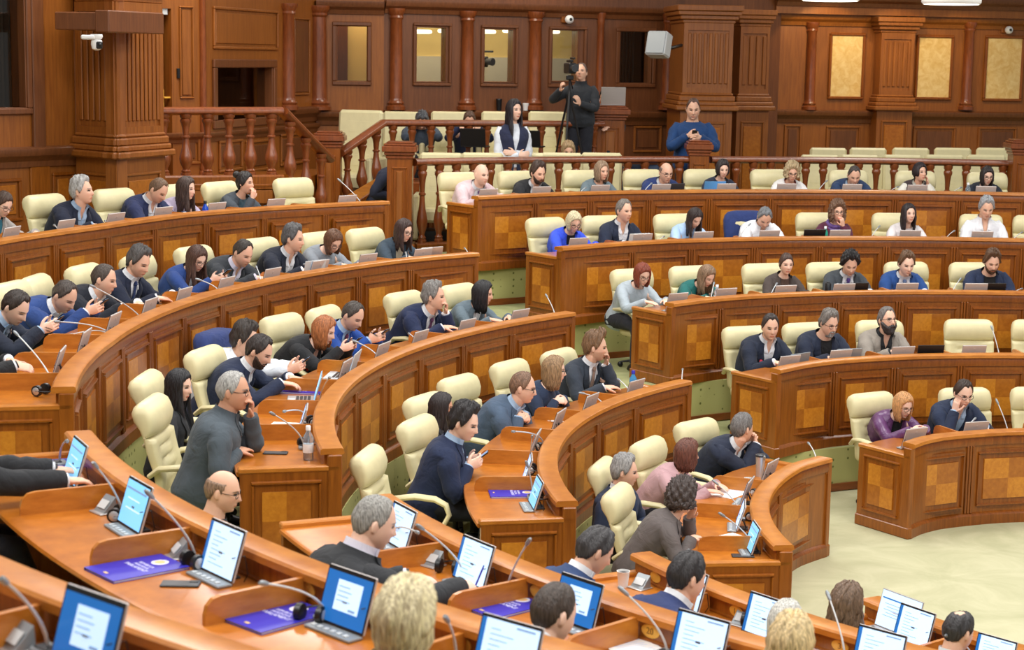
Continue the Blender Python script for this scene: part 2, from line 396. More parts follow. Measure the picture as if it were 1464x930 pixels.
# the oval brass seat plates on the inner faces of the rows seen from behind
def plate(k, px, py, txt, label):
    p = on_z(px, py, ZR[k]-.078); th = ang(p); c = polar(th, rowr('F', k, th)+.0845, ZR[k]-.078)
    n_ = radial(th); u_ = tang(th); R_ = np.column_stack([u_, UPZ, n_])
    m = MB(); rings = []
    for s, d in ((1, 0), (1, .004), (.93, .006)):
        rings.append([c + R_ @ np.array([.052*s*math.cos(a), .031*s*math.sin(a), d]) for a in [2*PI*j/24 for j in range(24)]])
    m.loft(rings)
    root = m.build('number_plate', 'brass', None)
    tag(root, label, 'number plate', 'oval brass plates on the desks')
    if txt:
        M = Matrix(((u_[0], 0, n_[0], c[0]+n_[0]*.007), (u_[1], 0, n_[1], c[1]+n_[1]*.007), (0, 1, 0, c[2]), (0, 0, 0, 1)))
        # seen from outside the row the reader's right is towards growing angle reversed
        t = MB(); text_mesh(t, txt, M, .042, 0, .0006); t.build('lettering', 'brass_dark', root, smooth=False)
plate(2, 921, 906, '20', 'oval brass plate reading 20 on the second-lowest foreground desk')
plate(3, 1052, 875, '14', 'oval brass plate reading 14 on the desk by the balding man')
plate(3, 1200, 925, '3', 'oval brass plate reading 3 at the bottom edge under the white paper')
plate(3, 935, 826, '', 'oval brass plate behind the white paper cup')
plate(2, 637, 797, '', 'oval brass plate behind the writing man’s hands')
plate(2, 762, 848, '', 'oval brass plate behind the blue folder near the cropped brown head')
plate(1, 430, 845, '', 'oval brass plate above the large blue folder at the bottom')
plate(1, 645, 925, '', 'oval brass plate right of the blonde head at the bottom edge')
# ------------------------------------------------------------------ walls as vertical planes with real joinery on them
class Plane:
    def __init__(s, pa, Ya, pb, Yb):
        a = on_Y(pa, 200, Ya); b = on_Y(pb, 200, Yb); s.a = np.array([a[0], a[1], 0]); d = np.array([b[0]-a[0], b[1]-a[1], 0])
        s.L = np.linalg.norm(d); s.u = d/s.L; s.n = np.array([s.u[1], -s.u[0], 0])
        if np.dot(s.n, -s.a) < 0: s.n = -s.n
        s.R = np.column_stack([s.u, s.n, UPZ]); s.Y = (Ya+Yb)/2
    def W(s, px, py):
        d = ray(px, py); t = np.dot(s.a, s.n)/np.dot(d, s.n); p = d*t + [0, 0, EYE]
        return float(np.dot(p-s.a, s.u)), float(p[2])
    def rect(s, x0, y0, x1, y1):
        xm, ym = (x0+x1)/2, (y0+y1)/2
        return s.W(x0, ym)[0], s.W(x1, ym)[0], s.W(xm, y1)[1], s.W(xm, y0)[1]     # s0 s1 z0 z1
    def pt(s, q, z, d=0.0): return s.a + s.u*q + s.n*d + UPZ*z
    def bx(s, mb, s0, s1, z0, z1, d0, d1, mi=0, bev=0.0):
        mb.box(s.pt((s0+s1)/2, (z0+z1)/2, (d0+d1)/2), (abs(s1-s0)/2, abs(d1-d0)/2, abs(z1-z0)/2), mi, R=s.R, bev=bev); return mb
    def frame(s, mb, s0, s1, z0, z1, w, d0, d1, mi=0, bev=.008):
        s.bx(mb, s0, s1, z0, z0+w, d0, d1, mi, bev); s.bx(mb, s0, s1, z1-w, z1, d0, d1, mi, bev)
        s.bx(mb, s0, s0+w, z0+w, z1-w, d0, d1, mi, bev); s.bx(mb, s1-w, s1, z0+w, z1-w, d0, d1, mi, bev)
ZTOP = 5.6
def wall(name, P, z0, mat, holes=(), s0=0.0, s1=None, depth=.25, z1=ZTOP):
    s1 = P.L if s1 is None else s1; m = MB()
    xs = sorted(set([s0, s1] + [v for h in holes for v in h[:2]])); 
    for a, b in zip(xs, xs[1:]):
        hh = sorted([h for h in holes if h[0] <= a+1e-6 and h[1] >= b-1e-6], key=lambda h: h[2]); z = z0
        for h in hh: P.bx(m, a, b, z, h[2], -depth, 0); z = h[3]
        P.bx(m, a, b, z, z1, -depth, 0)
    return tag(m.build(name, mat, smooth=False), kind='structure')
def raised(P, px, parent=None, mats=('wood_wall', 'wood_wall'), w=.035, inset=True, d=.03, name='trim'):
    s0, s1, z0, z1 = P.rect(*px); m = MB(); P.frame(m, s0, s1, z0, z1, w, 0, d)
    if inset: P.bx(m, s0+w*2, s1-w*2, z0+w*2, z1-w*2, 0, d*.6, 1, .012)
    return tag(m.build(name, list(mats), parent, smooth=False), kind='structure')
def mould(P, s0, s1, z, prof, mat, name='trim'):
    """prof: closed list (out, dz)"""
    m = MB(); m.loft([[P.pt(q, z+dz, d) for d, dz in prof] for q in (s0, s1)]); return tag(m.build(name, mat, ang_=.5), kind='structure')
LEDGE = [(0, -.16), (.03, -.16), (.04, -.10), (.085, -.05), (.10, -.04), (.115, 0), (.115, .03), (.09, .045), (0, .05)]
CORN = [(0, -.12), (.03, -.12), (.05, -.06), (.10, -.02), (.12, .03), (.12, .06), (0, .06)]
def pier(P, s0, s1, depth, zshaft0, zshaft1, zped0, nfl, mat='wood_wall', capw=.10, fl_in=.16, label='fluted_pillar'):
    """square pier: pedestal with panel, moulded base, fluted shaft, flared capital"""
    root = empty(label, P.pt((s0+s1)/2, zped0, -depth/2)); inv = -np.array(P.pt((s0+s1)/2, zped0, -depth/2))
    def B(nm, mb_, mt, **k):
        mb_.v = [tuple(np.array(v)+inv) for v in mb_.v]; return mb_.build(nm, mt, root, **k)
    m = MB(); P.bx(m, s0, s1, zshaft0, zshaft1+.25, -depth, 0)
    w = s1-s0; a, b = s0+fl_in*w, s1-fl_in*w
    for i in range(nfl+1):
        x0 = a+(b-a)*i/nfl; g = (b-a)/nfl
        P.bx(m, x0-g*.3, x0+g*.3, zshaft0+.22, zshaft1-.14, 0, .02, 0, .008)
    P.bx(m, s0, a-.3*(b-a)/nfl, zshaft0, zshaft1, 0, .02); P.bx(m, b+.3*(b-a)/nfl, s1, zshaft0, zshaft1, 0, .02)
    P.bx(m, a-.3*(b-a)/nfl, b+.3*(b-a)/nfl, zshaft0, zshaft0+.16, 0, .02); P.bx(m, a-.3*(b-a)/nfl, b+.3*(b-a)/nfl, zshaft1-.1, zshaft1, 0, .02)
    B('shaft', m, mat, smooth=False)
    m = MB()
    for e, z0, z1 in ((.02, 0, .05), (.05, .05, .11), (.08, .11, .17), (.10, .17, .25)):
        P.bx(m, s0-e*capw*10, s1+e*capw*10, zshaft1+z0, zshaft1+z1, -depth, e*capw*12, 0, .01)
    B('capital', m, mat, smooth=False)
    m = MB()
    for e, z0, z1 in ((.10, -.16, -.09), (.07, -.09, -.03), (.05, -.03, .05), (.025, .05, .09)):
        P.bx(m, s0-e, s1+e, zshaft0+z0, zshaft0+z1, -depth, e+.01, 0, .015)
    B('base', m, mat, smooth=False)
    m = MB(); P.bx(m, s0-.02, s1+.02, zped0, zshaft0-.15, -depth, .02)
    P.frame(m, s0+.1*w, s1-.1*w, zped0+.25, zshaft0-.32, .03, .02, .045); P.bx(m, s0+.2*w, s1-.2*w, zped0+.33, zshaft0-.4, .02, .035, 1, .01)
    P.bx(m, s0-.05, s1+.05, zped0, zped0+.14, -depth, .05, 0, .01)
    B('pedestal', m, ['wood_wall', 'inlay_dark'], smooth=False)
    tag(root, kind='structure'); return root
def halfcolumn(P, px, y0, y1, rpx):
    s, z1 = P.W(px, y0); _, z0 = P.W(px, y1); r = abs(P.W(px+rpx, y0)[0]-s)
    prof = [(r*1.45, 0), (r*1.45, .05), (r*1.15, .07), (r*1.3, .10), (r*1.05, .13), (r, .17), (r*.97, (z1-z0)*.5), (r*.9, z1-z0-.16), (r*1.1, z1-z0-.13), (r*.98, z1-z0-.10), (r*1.35, z1-z0-.04), (r*1.35, z1-z0)]
    m = MB(); m.lathe([(a, b) for a, b in prof], P.pt(s, z0, r*.35), 20)
    return tag(m.build('column', 'wood_turned'), kind='structure')
def window(P, px, frame_px, nm, dark=False, curtain=False, back=None, bd=1.6):
    s0, s1, z0, z1 = P.rect(*px); f0, f1, g0, g1 = P.rect(*frame_px)
    root = empty(nm, P.pt((s0+s1)/2, z0, 0)); inv = -np.array(P.pt((s0+s1)/2, z0, 0)); tag(root, kind='structure')
    m = MB(); P.frame(m, f0, f1, g0, g1, max(.03, (s0-f0)), 0, .04, 0, .01); P.frame(m, s0-.005, s1+.005, z0-.005, z1+.005, .02, -.2, .02, 0, .005)
    m.v = [tuple(np.array(v)+inv) for v in m.v]; m.build('window_frame', 'wood_wall_dark', root, smooth=False)
    m = MB(); P.bx(m, s0, s1, z0, z1, -.09, -.082); m.v = [tuple(np.array(v)+inv) for v in m.v]
    m.build('pane', MATS['pane'], root, smooth=False)
    return (s0, s1, z0, z1)
# thin glass: mostly clear, a little mirror
m_, n_, l_, b_ = _new('pane'); o_ = n_['Material Output']; tr = n_.new('ShaderNodeBsdfTransparent'); gl = n_.new('ShaderNodeBsdfGlossy'); gl.inputs['Roughness'].default_value = .03
mx_ = n_.new('ShaderNodeMixShader'); mx_.inputs[0].default_value = .05; l_.new(tr.outputs[0], mx_.inputs[1]); l_.new(gl.outputs[0], mx_.inputs[2]); l_.new(mx_.outputs[0], o_.inputs['Surface']); tr.inputs[0].default_value = (.82, .8, .74, 1); MATS['pane'] = m_
plain('booth_cream', (226, 200, 130), rough=.8, noise=.04, nscale=3)
plain('booth_white', (214, 210, 196), rough=.8)
plain('curtain', (44, 34, 28), rough=.9, noise=.2, nscale=8)

# ---- left wall
L1 = Plane(-260, 16.6, 108, 19.07)
h = L1.rect(-120, -60, 35, 157)
wall('wall_left', L1, 1.5, 'wood_wall', [h])
window(L1, (-120, -60, 35, 157), (-128, -70, 42, 165), 'window_1')
m = MB(); q = np.linspace(h[0]-.1, h[1]+.1, 90); m.loft([[L1.pt(a, h[2]-.1, -.22+.03*math.sin(i*1.1)), L1.pt(a, h[3]+.1, -.22+.03*math.sin(i*1.1))] for i, a in enumerate(q)], closed=False)
tag(m.build('curtain', 'curtain'), 'dark brown pleated curtain behind the window pane at the left wall', 'curtain')
s_, _ = L1.W(50, 100); sb = L1.W(60, 100)[0]
m = MB(); L1.bx(m, L1.W(43, 100)[0], sb, 3.0, ZTOP, 0, .05, 0, .01); tag(m.build('trim_1', 'wood_wall_dark', smooth=False), kind='structure')
mould(L1, 0, L1.L, 3.02, LEDGE, 'wood_wall_dark')
for r_ in ((-30, 256, 30, 318), (74, 246, 105, 300)): raised(L1, r_, mats=('wood_frame', 'inlay_dark'))
m = MB(); L1.bx(m, L1.W(42, 260)[0], L1.W(70, 260)[0], 1.5, 2.86, 0, .03, 0, .01); tag(m.build('trim_2', 'wood_front', smooth=False), kind='structure')
# ---- the big pier at the left: two faces meeting at a corner
PA = Plane(112, 19.0, 166, 18.55); PB = Plane(166, 18.55, 232, 19.35)
zs0 = 3.12; zs1 = PB.W(200, 4)[1]
for P_, nf, io in ((PA, 5, .12), (PB, 9, .10)):
    pier(P_, 0, P_.L, .12, zs0, zs1, 1.6, nf, fl_in=io, capw=.06)
# fill behind the pier
m = MB(); c0 = PA.pt(0, 0); c1 = PA.pt(PA.L, 0); c2 = PB.pt(PB.L, 0); c3 = c0+(c2-c1)
m.add([c+UPZ*1.6 for c in (c0, c1, c2, c3)]+[c+UPZ*ZTOP for c in (c0, c1, c2, c3)], [(0, 1, 5, 4), (1, 2, 6, 5), (2, 3, 7, 6), (3, 0, 4, 7), (4, 5, 6, 7)])
m.v = [tuple(np.array(v)+np.array([0, .1, 0])) for v in m.v]; tag(m.build('wall_pier_core', 'wood_wall', smooth=False), kind='structure')
# the boxed bracket carrying the dome camera
PK = Plane(70, 18.0, 160, 17.75); s0, s1, z0, z1 = PK.rect(78, 14, 158, 46); m = MB(); PK.bx(m, s0, s1-.14, z0+.02, z1-.02, -1.0, 0, 0, .01); PK.bx(m, s1-.16, s1, z0, z1, -1.0, .03, 0, .012)
tag(m.build('trim_3', 'wood_wall_dark', smooth=False), kind='structure')
c = on_Y(138, 49, 17.6); root = empty('security_camera', c)
m = MB(); m.lathe([(.055, 0), (.06, -.02), (.05, -.045), (.03, -.05)], (0, 0, 0), 20); m.box((-.07, -.02, -.03), (.07, .045, .022), 0, bev=.012); m.build('mount', 'white', root)
m = MB(); m.lathe([(.035, -.045), (.052, -.06), (.055, -.10), (.045, -.14), (.02, -.155)], (0, 0, 0), 20); m.build('housing', 'white', root)
m = MB(); m.box((.035, -.035, -.105), (.028, .028, .035), 0, bev=.01); m.ball((.045, -.06, -.10), (.018, .018, .018), 8); m.build('lens', 'black_plastic', root)
tag(root, 'white pan-tilt camera hanging under the boxed wooden beam by the left pillar', 'security camera')

# ---- wall with the door and the dark control window behind the left balcony
L2 = Plane(205, 21.3, 292, 22.0); 
h = L2.rect(224, 12, 246, 260); wall('wall_back_left', L2, 1.5, 'wood_wall', [h])
root = empty('door_1', L2.pt((h[0]+h[1])/2, h[2], -.12)); inv = -np.array(L2.pt((h[0]+h[1])/2, h[2], -.12)); tag(root, kind='structure')
def loc(m): m.v = [tuple(np.array(v)+inv) for v in m.v]; return m
m = MB(); e_ = h[0]+(h[1]-h[0])*.78; L2.bx(m, h[0], e_, h[2], h[3]-.06, -.14, -.09, 0, .004); L2.frame(m, h[0]+.02, e_-.04, h[2]+1.0, h[3]-.2, .02, -.09, -.075); loc(m).build('door_leaf', 'wood_wall', root, smooth=False)
m = MB(); hs, hz = L2.W(239, 140); L2.bx(m, hs-.012, hs+.012, hz-.14, hz+.1, -.09, -.075); L2.bx(m, hs-.01, hs+.1, hz-.01, hz+.012, -.075, -.03, 0, .006); loc(m).build('door_handle', 'brass', root, smooth=False)
m = MB(); L2.bx(m, h[0], h[1]-.04, h[3]-.07, h[3], -.08, -.02); loc(m).build('closer', 'light_grey', root, smooth=False)
m = MB(); L2.bx(m, h[0]-.1, h[1]+.1, h[2], h[3]+.1, -.30, -.26); tag(m.build('wall_back_left_inner', 'curtain', smooth=False), kind='structure')
raised(L2, (256, 9, 276, 141), inset=True, w=.02)
s_, z_ = L2.W(254, 105); m = MB(); L2.bx(m, s_-.02, s_+.02, z_-.06, z_+.06, 0, .025, 0, .006); tag(m.build('card_reader', 'black_plastic', smooth=False), 'small black card reader on the panelled wall beside the door', 'card reader')
halfcolumn(L2, 288, -30, 252, 4)
L3 = Plane(292, 22.0, 452, 25.7)
h = L3.rect(308, 90, 388, 175); wall('wall_back_left', L3, 1.5, 'wood_wall', [h])
window(L3, (308, 90, 388, 175), (303, 85, 393, 181), 'window_2')
m = MB(); L3.bx(m, h[0]-1.5, h[1]+1.5, 1.5, ZTOP, -1.3, -1.25); L3.bx(m, h[0]-1.5, h[1]+1.5, ZTOP-.9, ZTOP-.8, -1.3, -.26); L3.bx(m, h[0]-.6, h[0]-.5, 1.5, ZTOP, -1.3, -.26); L3.bx(m, h[1]+.5, h[1]+.6, 1.5, ZTOP, -1.3, -.26); tag(m.build('wall_booth', 'wood_wall_dark', smooth=False), kind='structure')
for x_ in (330, 352, 372): 
    m = MB(); q_, _ = L3.W(x_, 120); L3.bx(m, q_-.04, q_+.04, h[2]-.1, h[3]+.1, -.9, -.8); tag(m.build('trim', 'curtain', smooth=False), kind='structure')
raised(L3, (304, 12, 396, 71)); raised(L3, (419, 26, 441, 136), w=.02, mats=('wood_wall', 'wood_wall_dark'))
for r_ in ((262, 195, 285, 235),): raised(L2, r_, mats=('wood_wall', 'wood_wall_dark'))
for r_ in ((312, 200, 345, 245), (350, 200, 385, 245), (400, 190, 440, 235)): raised(L3, r_, mats=('wood_wall', 'wood_wall_dark'))
halfcolumn(L3, 408, 5, 157, 4); halfcolumn(L3, 451, 8, 157, 4.5)
mould(L3, L3.W(395, 160)[0], L3.L, L3.W(430, 158)[1], LEDGE, 'wood_wall_dark'); mould(L3, 0, L3.L, L3.W(330, 189)[1], [(a*.6, b*.6) for a, b in LEDGE], 'wood_wall_dark'); mould(L2, 0, L2.L, L2.W(265, 193)[1], [(a*.6, b*.6) for a, b in LEDGE], 'wood_wall_dark')

# ---- the back wall with the interpreters' windows
B1 = Plane(452, 25.7, 548, 25.8); B2 = Plane(548, 25.8, 962, 27.4)
holes = []
w1 = (481, 36, 526, 117); wall('wall_back', B1, 1.5, 'wood_wall', [B1.rect(*w1)]); window(B1, w1, (475, 31, 531, 122), 'window_3')
wn = [((594, 38, 638, 118), (590, 33, 645, 123)), ((691, 41, 734, 118), (687, 36, 740, 124)), ((788, 42, 826, 117), (784, 38, 838, 125)), ((885, 44, 931, 120), (880, 40, 937, 125))]
wall('wall_back', B2, 1.5, 'wood_wall_dark', [B2.rect(*a) for a, b in wn])
for i, (a, b) in enumerate(wn): window(B2, a, b, 'window_%d' % (i+4))
m = MB(); B1.bx(m, -.8, B1.L+.5, 2.6, ZTOP, -1.0, -.95, 0); tag(m.build('wall_booth', 'booth_cream', smooth=False), kind='structure')
m = MB(); q0, q1, z0, z1 = B1.rect(481, 30, 498, 125); B1.bx(m, q0-.3, q1, z0-.1, z1+.1, -.9, -.8); tag(m.build('trim', 'wood_wall_dark', smooth=False), kind='structure')
zmid = B2.W(700, 82)[1]
m = MB(); B2.bx(m, -1.0, B2.W(960, 80)[0], zmid, ZTOP, -2.6, -2.5, 0); B2.bx(m, -1.0, B2.W(960, 80)[0], 2.6, zmid, -2.6, -2.45, 1); tag(m.build('wall_booth', ['booth_cream', 'booth_white'], smooth=False), kind='structure')
m = MB(); B2.bx(m, B2.W(872, 80)[0], B2.L+.3, 2.6, ZTOP, -1.0, -.9); tag(m.build('wall_booth', 'curtain', smooth=False), kind='structure')
m = MB(); q0, q1, z0, z1 = B2.rect(887, 50, 928, 118)
for j in range(9): B2.bx(m, q0+(q1-q0)*j/9+.01, q0+(q1-q0)*(j+.5)/9, z0-.1, z1+.1, -.55, -.5, 0, .01)
tag(m.build('blind', 'dark_plastic', smooth=False), 'dark vertical slatted blind behind the rightmost booth window', 'blind')
for px_ in (616, 712, 808):      # ring lamps inside the booths
    q_, z_ = B2.W(px_, 44); c = B2.pt(q_, z_-.0, -1.4); m = MB()
    m.tube([c+np.array([.42*math.cos(a), .42*math.sin(a), 0]) for a in np.linspace(0, 2*PI, 33)], .028, 8); tag(m.build('ring_lamp', 'lamp_glow'), {616: 'glowing ring lamp seen through the second booth window from the left', 712: 'glowing ring lamp seen through the middle booth window', 808: 'glowing ring lamp seen through the window behind the cameraman'}[px_], 'lamp', 'ring lamps inside the booths')
for px_ in (566, 668, 765, 859, 957): halfcolumn(B2, px_, 12 if px_ < 600 else 15+(px_-600)*.012, 157, 9 if px_ != 859 else 5)
for P_ in (B1, B2): mould(P_, 0, P_.L, P_.W(500 if P_ is B1 else 750, 161)[1]-.02, LEDGE, 'wood_wall_dark')
mould(B1, 0, B1.L, B1.W(500, 8)[1], CORN, 'wood_wall_dark'); mould(B2, 0, B2.L, B2.W(750, 12)[1], CORN, 'wood_wall_dark')
for r_ in ((605, 176, 655, 215), (905, 180, 945, 218)): raised(B2, r_, mats=('wood_wall', 'wood_wall_dark'))
# ---- piers
P2 = Plane(973, 25.7, 1043, 25.75); pier(P2, 0, P2.L, 1.2, P2.W(1000, 158)[1]+.16, P2.W(1000, 33)[1], 1.6, 7, capw=.12, fl_in=.12)
P3 = Plane(1053, 27.2, 1086, 27.3); pier(P3, 0, P3.L+.1, 1.2, P3.W(1070, 158)[1]+.16, P3.W(1070, 38)[1], 1.6, 3, capw=.08, fl_in=.16)
P4 = Plane(940, 27.4, 1110, 28.9); wall('wall_back', P4, 1.5, 'wood_wall_dark')
# ---- right wall
B3 = Plane(1096, 29.0, 1720, 30.6)
wall('wall_right', B3, 1.5, 'wood_wall')
for i, (a, b) in enumerate((((1187, 50, 1231, 138), (1184, 47, 1235, 142)), ((1311, 53, 1357, 140), (1308, 50, 1361, 143)), ((1410, 55, 1457, 141), (1406, 51, 1462, 145)), ((1530, 58, 1576, 142), (1526, 54, 1580, 146)))):
    s0, s1, z0, z1 = B3.rect(*b); m = MB(); B3.frame(m, s0, s1, z0, z1, .045, 0, .05, 0, .012); B3.bx(m, s0+.04, s1-.04, z0+.04, z1-.04, 0, .02, 1)
    tag(m.build('trim_burl_panel', ['wood_frame', 'burl'], smooth=False), kind='structure')
for px_ in (1161, 1386, 1500): halfcolumn(B3, px_, 32, 157, 7)
P5 = Plane(1253, 29.1, 1300, 29.2); pier(P5, 0, P5.L, .3, P5.W(1275, 158)[1]+.16, P5.W(1275, 47)[1], 1.6, 5, capw=.12, fl_in=.14)
zl = B3.W(1300, 161)[1]; mould(B3, 0, B3.L, zl-.02, LEDGE, 'wood_wall_dark'); zc = B3.W(1300, 29)[1]; mould(B3, 0, B3.L, zc, CORN, 'wood_wall')
m = MB(); B3.bx(m, 0, B3.L, zc+.06, ZTOP, 0, .22, 0); tag(m.build('trim_frieze', 'wood_wall', smooth=False), kind='structure')
mould(B3, 0, B3.L, B3.W(1300, 2)[1], [(a+.22, b) for a, b in CORN], 'wood_wall_dark')
zc = B2.W(750, 12)[1]
for r_ in ((1180, 180, 1229, 232), (1304, 181, 1365, 232), (1397, 182, 1452, 232), (1120, 178, 1145, 232)): raised(B3, r_, mats=('wood_wall', 'wood_wall_dark'))
# small wall items
for P_, px_, py_, lab in ((B2, 810, 28, 'small white dome camera above the window behind the cameraman'), (B3, 1438, 43, 'small white dome camera above the rightmost tan wall panel')):
    q_, z_ = P_.W(px_, py_); root = empty('dome_camera', P_.pt(q_, z_, 0)); m = MB(); m.box((0, 0, 0), (.09, .04, .05), 0, R=P_.R, bev=.01); m.build('bracket', 'wood_wall', root, smooth=False)
    m = MB(); m.ball(P_.n*.11, (.065, .065, .065), 10); m.build('housing', 'white', root); m = MB(); m.ball(P_.n*.155, (.028, .028, .028), 8); m.build('lens', 'black_plastic', root); tag(root, lab, 'security camera', 'wall cameras')
q_, z_ = B2.W(943, 63); c = on_Y(942, 64, 25.2); root = empty('loudspeaker', c, rz=-.5); R_ = np.array(Matrix.Rotation(-.28, 3, 'X'))
m = MB(); m.box((0, 0, 0), (.15, .11, .17), 0, R=R_, bev=.02); m.build('cabinet', 'light_grey', root, smooth=False)
m = MB(); m.box(R_ @ np.array((0, -.112, 0)), (.135, .008, .155), 0, R=R_, bev=.006); m.build('grille', 'console_grey', root, smooth=False)
m = MB(); m.tube([(.0, .05, 0), (.12, .16, -.04), (.12, .5, 0)], .025, 8); m.build('bracket', 'black_plastic', root)
tag(root, 'pale grey loudspeaker tilted on a wall bracket left of the fluted pillar', 'loudspeaker')
for px_, lab in ((1187, 'round white ceiling lamp at the top edge, the left one'), (1360, 'round white ceiling lamp at the top edge, the right one')):
    c = on_Y(px_, 6 if px_ > 1200 else 1, 19.5); root = empty('ceiling_lamp', c); m = MB(); m.lathe([(.30, 0), (.315, .02), (.315, .05), (.26, .07), (.02, .08)], n=36); m.build('shade', 'white', root)
    m = MB(); m.lathe([(.01, -.004), (.29, -.004), (.29, .004), (.01, .004)], n=36); m.build('diffuser', 'lamp_glow', root)
    m = MB(); m.tube([(0, 0, .07), (0, 0, 1.6)], .012, 8); m.build('rod', 'white', root); tag(root, lab, 'lamp', 'round ceiling lamps')

# ------------------------------------------------------------------ balustrades
BAL = [(.055, 0), (.055, .035), (.042, .045), (.050, .07), (.034, .095), (.036, .12), (.060, .20), (.068, .27), (.062, .33), (.042, .44), (.034, .53), (.031, .60), (.044, .615), (.044, .635), (.030, .65), (.036, .76), (.046, .84), (.058, .87), (.058, .90), (.045, .92), (.060, .95), (.060, 1.0)]
def baluster_mesh(h, w=1.0):
    m = MB(); m.lathe([(r*w, z*h) for r, z in BAL], n=16); return m
def railing(name, pts, zr, zb, label, nb=None, spacing=.24, w=1.0, rail=(.075, .04), base=True, kind_group=None, base_h=.12, at=None):
    """pts: plan points; zr, zb: arrays of rail top and foot heights at the points"""
    pts = [np.array([p[0], p[1], 0]) for p in pts]; root = empty(name, (pts[0][0], pts[0][1], zb[0])); org = np.array([pts[0][0], pts[0][1], zb[0]])
    def prof(p, z, d, prf):
        nrm = np.array([d[1], -d[0], 0]); return [p+nrm*a+UPZ*(z+b)-org for a, b in prf]
    dirs = []
    for i in range(len(pts)):
        d = pts[min(i+1, len(pts)-1)]-pts[max(i-1, 0)]; dirs.append(d/np.linalg.norm(d))
    a, b = rail; RP = [(-a, -.01), (-a*.95, -.03), (-a*.5, -.055), (a*.5, -.055), (a*.95, -.03), (a, -.01), (a*.85, .018), (a*.4, .035), (-a*.4, .035), (-a*.85, .018)]
    m = MB(); m.loft([prof(p, z-.035, d, RP) for p, z, d in zip(pts, zr, dirs)]); m.build('rail', 'wood_turned', root)
    if base:
        m = MB(); m.loft([prof(p, z, d, [(-.09, -base_h), (-.09, -.02), (-.07, 0), (.07, 0), (.09, -.02), (.09, -base_h)]) for p, z, d in zip(pts, zb, dirs)]); m.build('plinth', 'wood_frame', root, smooth=False)
    L = [0]
    for i in range(1, len(pts)): L.append(L[-1]+np.linalg.norm(pts[i]-pts[i-1]))
    nb = nb or max(2, round(L[-1]/spacing)); proto = {}
    for i in range(nb):
        q = L[-1]*(i+.5)/nb; x = np.interp(q, L, [p[0] for p in pts]); y = np.interp(q, L, [p[1] for p in pts]); z0 = np.interp(q, L, zb); z1 = np.interp(q, L, zr)
        hgt = round(float(z1-z0-.075), 3)
        if hgt in proto: o = proto[hgt].copy(); COL.objects.link(o)
        else: o = baluster_mesh(hgt, w).build('baluster', 'wood_turned', root); proto[hgt] = o
        o.parent = root; o.location = (x-org[0], y-org[1], z0-org[2])
    tag(root, label, 'railing'); return root
def newel(px0, px1, ytop, Y, zfoot, label, deep=None):
    a = on_Y(px0, ytop, Y); b = on_Y(px1, ytop, Y); w = (b[0]-a[0])/2; c = np.array([(a[0]+b[0])/2, Y+w, zfoot]); H_ = a[2]-zfoot
    root = empty('newel_post', c); m = MB(); s = w*.72
    m.box((0, 0, (H_-.16)/2), (s, s, (H_-.16)/2), 0, bev=.006); 
    P_ = [-s*.62, -s-.0]; panel(m, (-s*.62, -s, .2), (1, 0, 0), (0, 0, 1), (0, -1, 0), s*1.24, H_-.5, 0, False, .014, (1, 1)); m.build('post', ['wood_frame', 'wood_wall'], root, smooth=False)
    m = MB()
    for e, z0, z1 in ((.80, -.20, -.16), (.88, -.16, -.12), (1.0, -.12, -.05), (.9, -.05, -.02), (.75, -.02, 0)): m.box((0, 0, H_+(z0+z1)/2), (w*e, w*e, (z1-z0)/2), 0, bev=.008)
    m.build('cap', 'wood_turned', root, smooth=False); m = MB(); m.box((0, 0, .07), (w*.9, w*.9, .07), 0, bev=.01); m.build('foot', 'wood_frame', root, smooth=False)
    tag(root, label, 'newel post'); return root
# lower gallery balustrade, an arc behind the top row
rB = 11.65; zr_ = float(np.mean([on_cyl(q, 225+(q-600)*.0024, rB, 60, 140)[2] for q in (600, 800, 1100, 1440)]))
t0 = ang(on_cyl(592, 225, rB, 100, 140)); t1 = ang(on_cyl(984, 225, rB, 90, 120)); t2 = ang(on_cyl(1016, 225, rB, 90, 120)); t3 = ang(on_cyl(1448, 227, rB, 60, 100))
for a, b, lab in ((t0, t1, 'dark wooden baluster railing running behind the top row, left stretch'), (t2, t3, 'dark wooden baluster railing running behind the top row, right stretch')):
    ts = np.linspace(a, b, 14); railing('railing', [polar(t, rB) for t in ts], [zr_]*14, [1.80]*14, lab, spacing=.245, w=1.0, base_h=.13)
newel(546, 596, 203, 21.5, 1.67, 'tall square wooden newel post left of the bald man in pink')
newel(982, 1021, 201, 23.3, 1.68, 'square wooden post the man in the blue sweater leans on')
newel(1446, 1490, 200, 23.5, 1.68, 'square wooden post at the right edge ending the railing')
# raised press gallery with its own railing
ZP = 2.34
m = MB(); yA = 23.5; xa = on_Y(545, 200, yA)[0]; xb = on_Y(900, 200, 24.9)[0]
V = [(xa, yA, 0), (xb, 24.9, 0), (xb, 27.5, 0), (xa, 26.1, 0)]
m.add([(v[0], v[1], 1.6) for v in V]+[(v[0], v[1], ZP) for v in V], [(4, 5, 6, 7), (0, 1, 5, 4), (1, 2, 6, 5), (3, 0, 4, 7)]); tag(m.build('floor_gallery', 'wood_step', smooth=False), kind='structure')
a = on_Y(548, 171, 23.56); b = on_Y(862, 173, 24.95)
railing('railing', [a, (a+b)/2, b], [a[2], (a[2]+b[2])/2, b[2]], [ZP+.06]*3, 'dark wooden baluster railing in front of the press seats', nb=12, w=1.0, base_h=.1)
newel(846, 902, 151, 24.9, 1.7, 'broad wooden post with the open silver laptop on top')
a0 = on_Y(486, 214, 22.6); a1 = on_Y(548, 171, 23.56)
railing('railing', [a0, a1], [a0[2], a1[2]], [a0[2]-.72, a1[2]-.80], 'short sloping stair railing climbing to the press gallery', nb=3, w=1.1, base_h=.14)
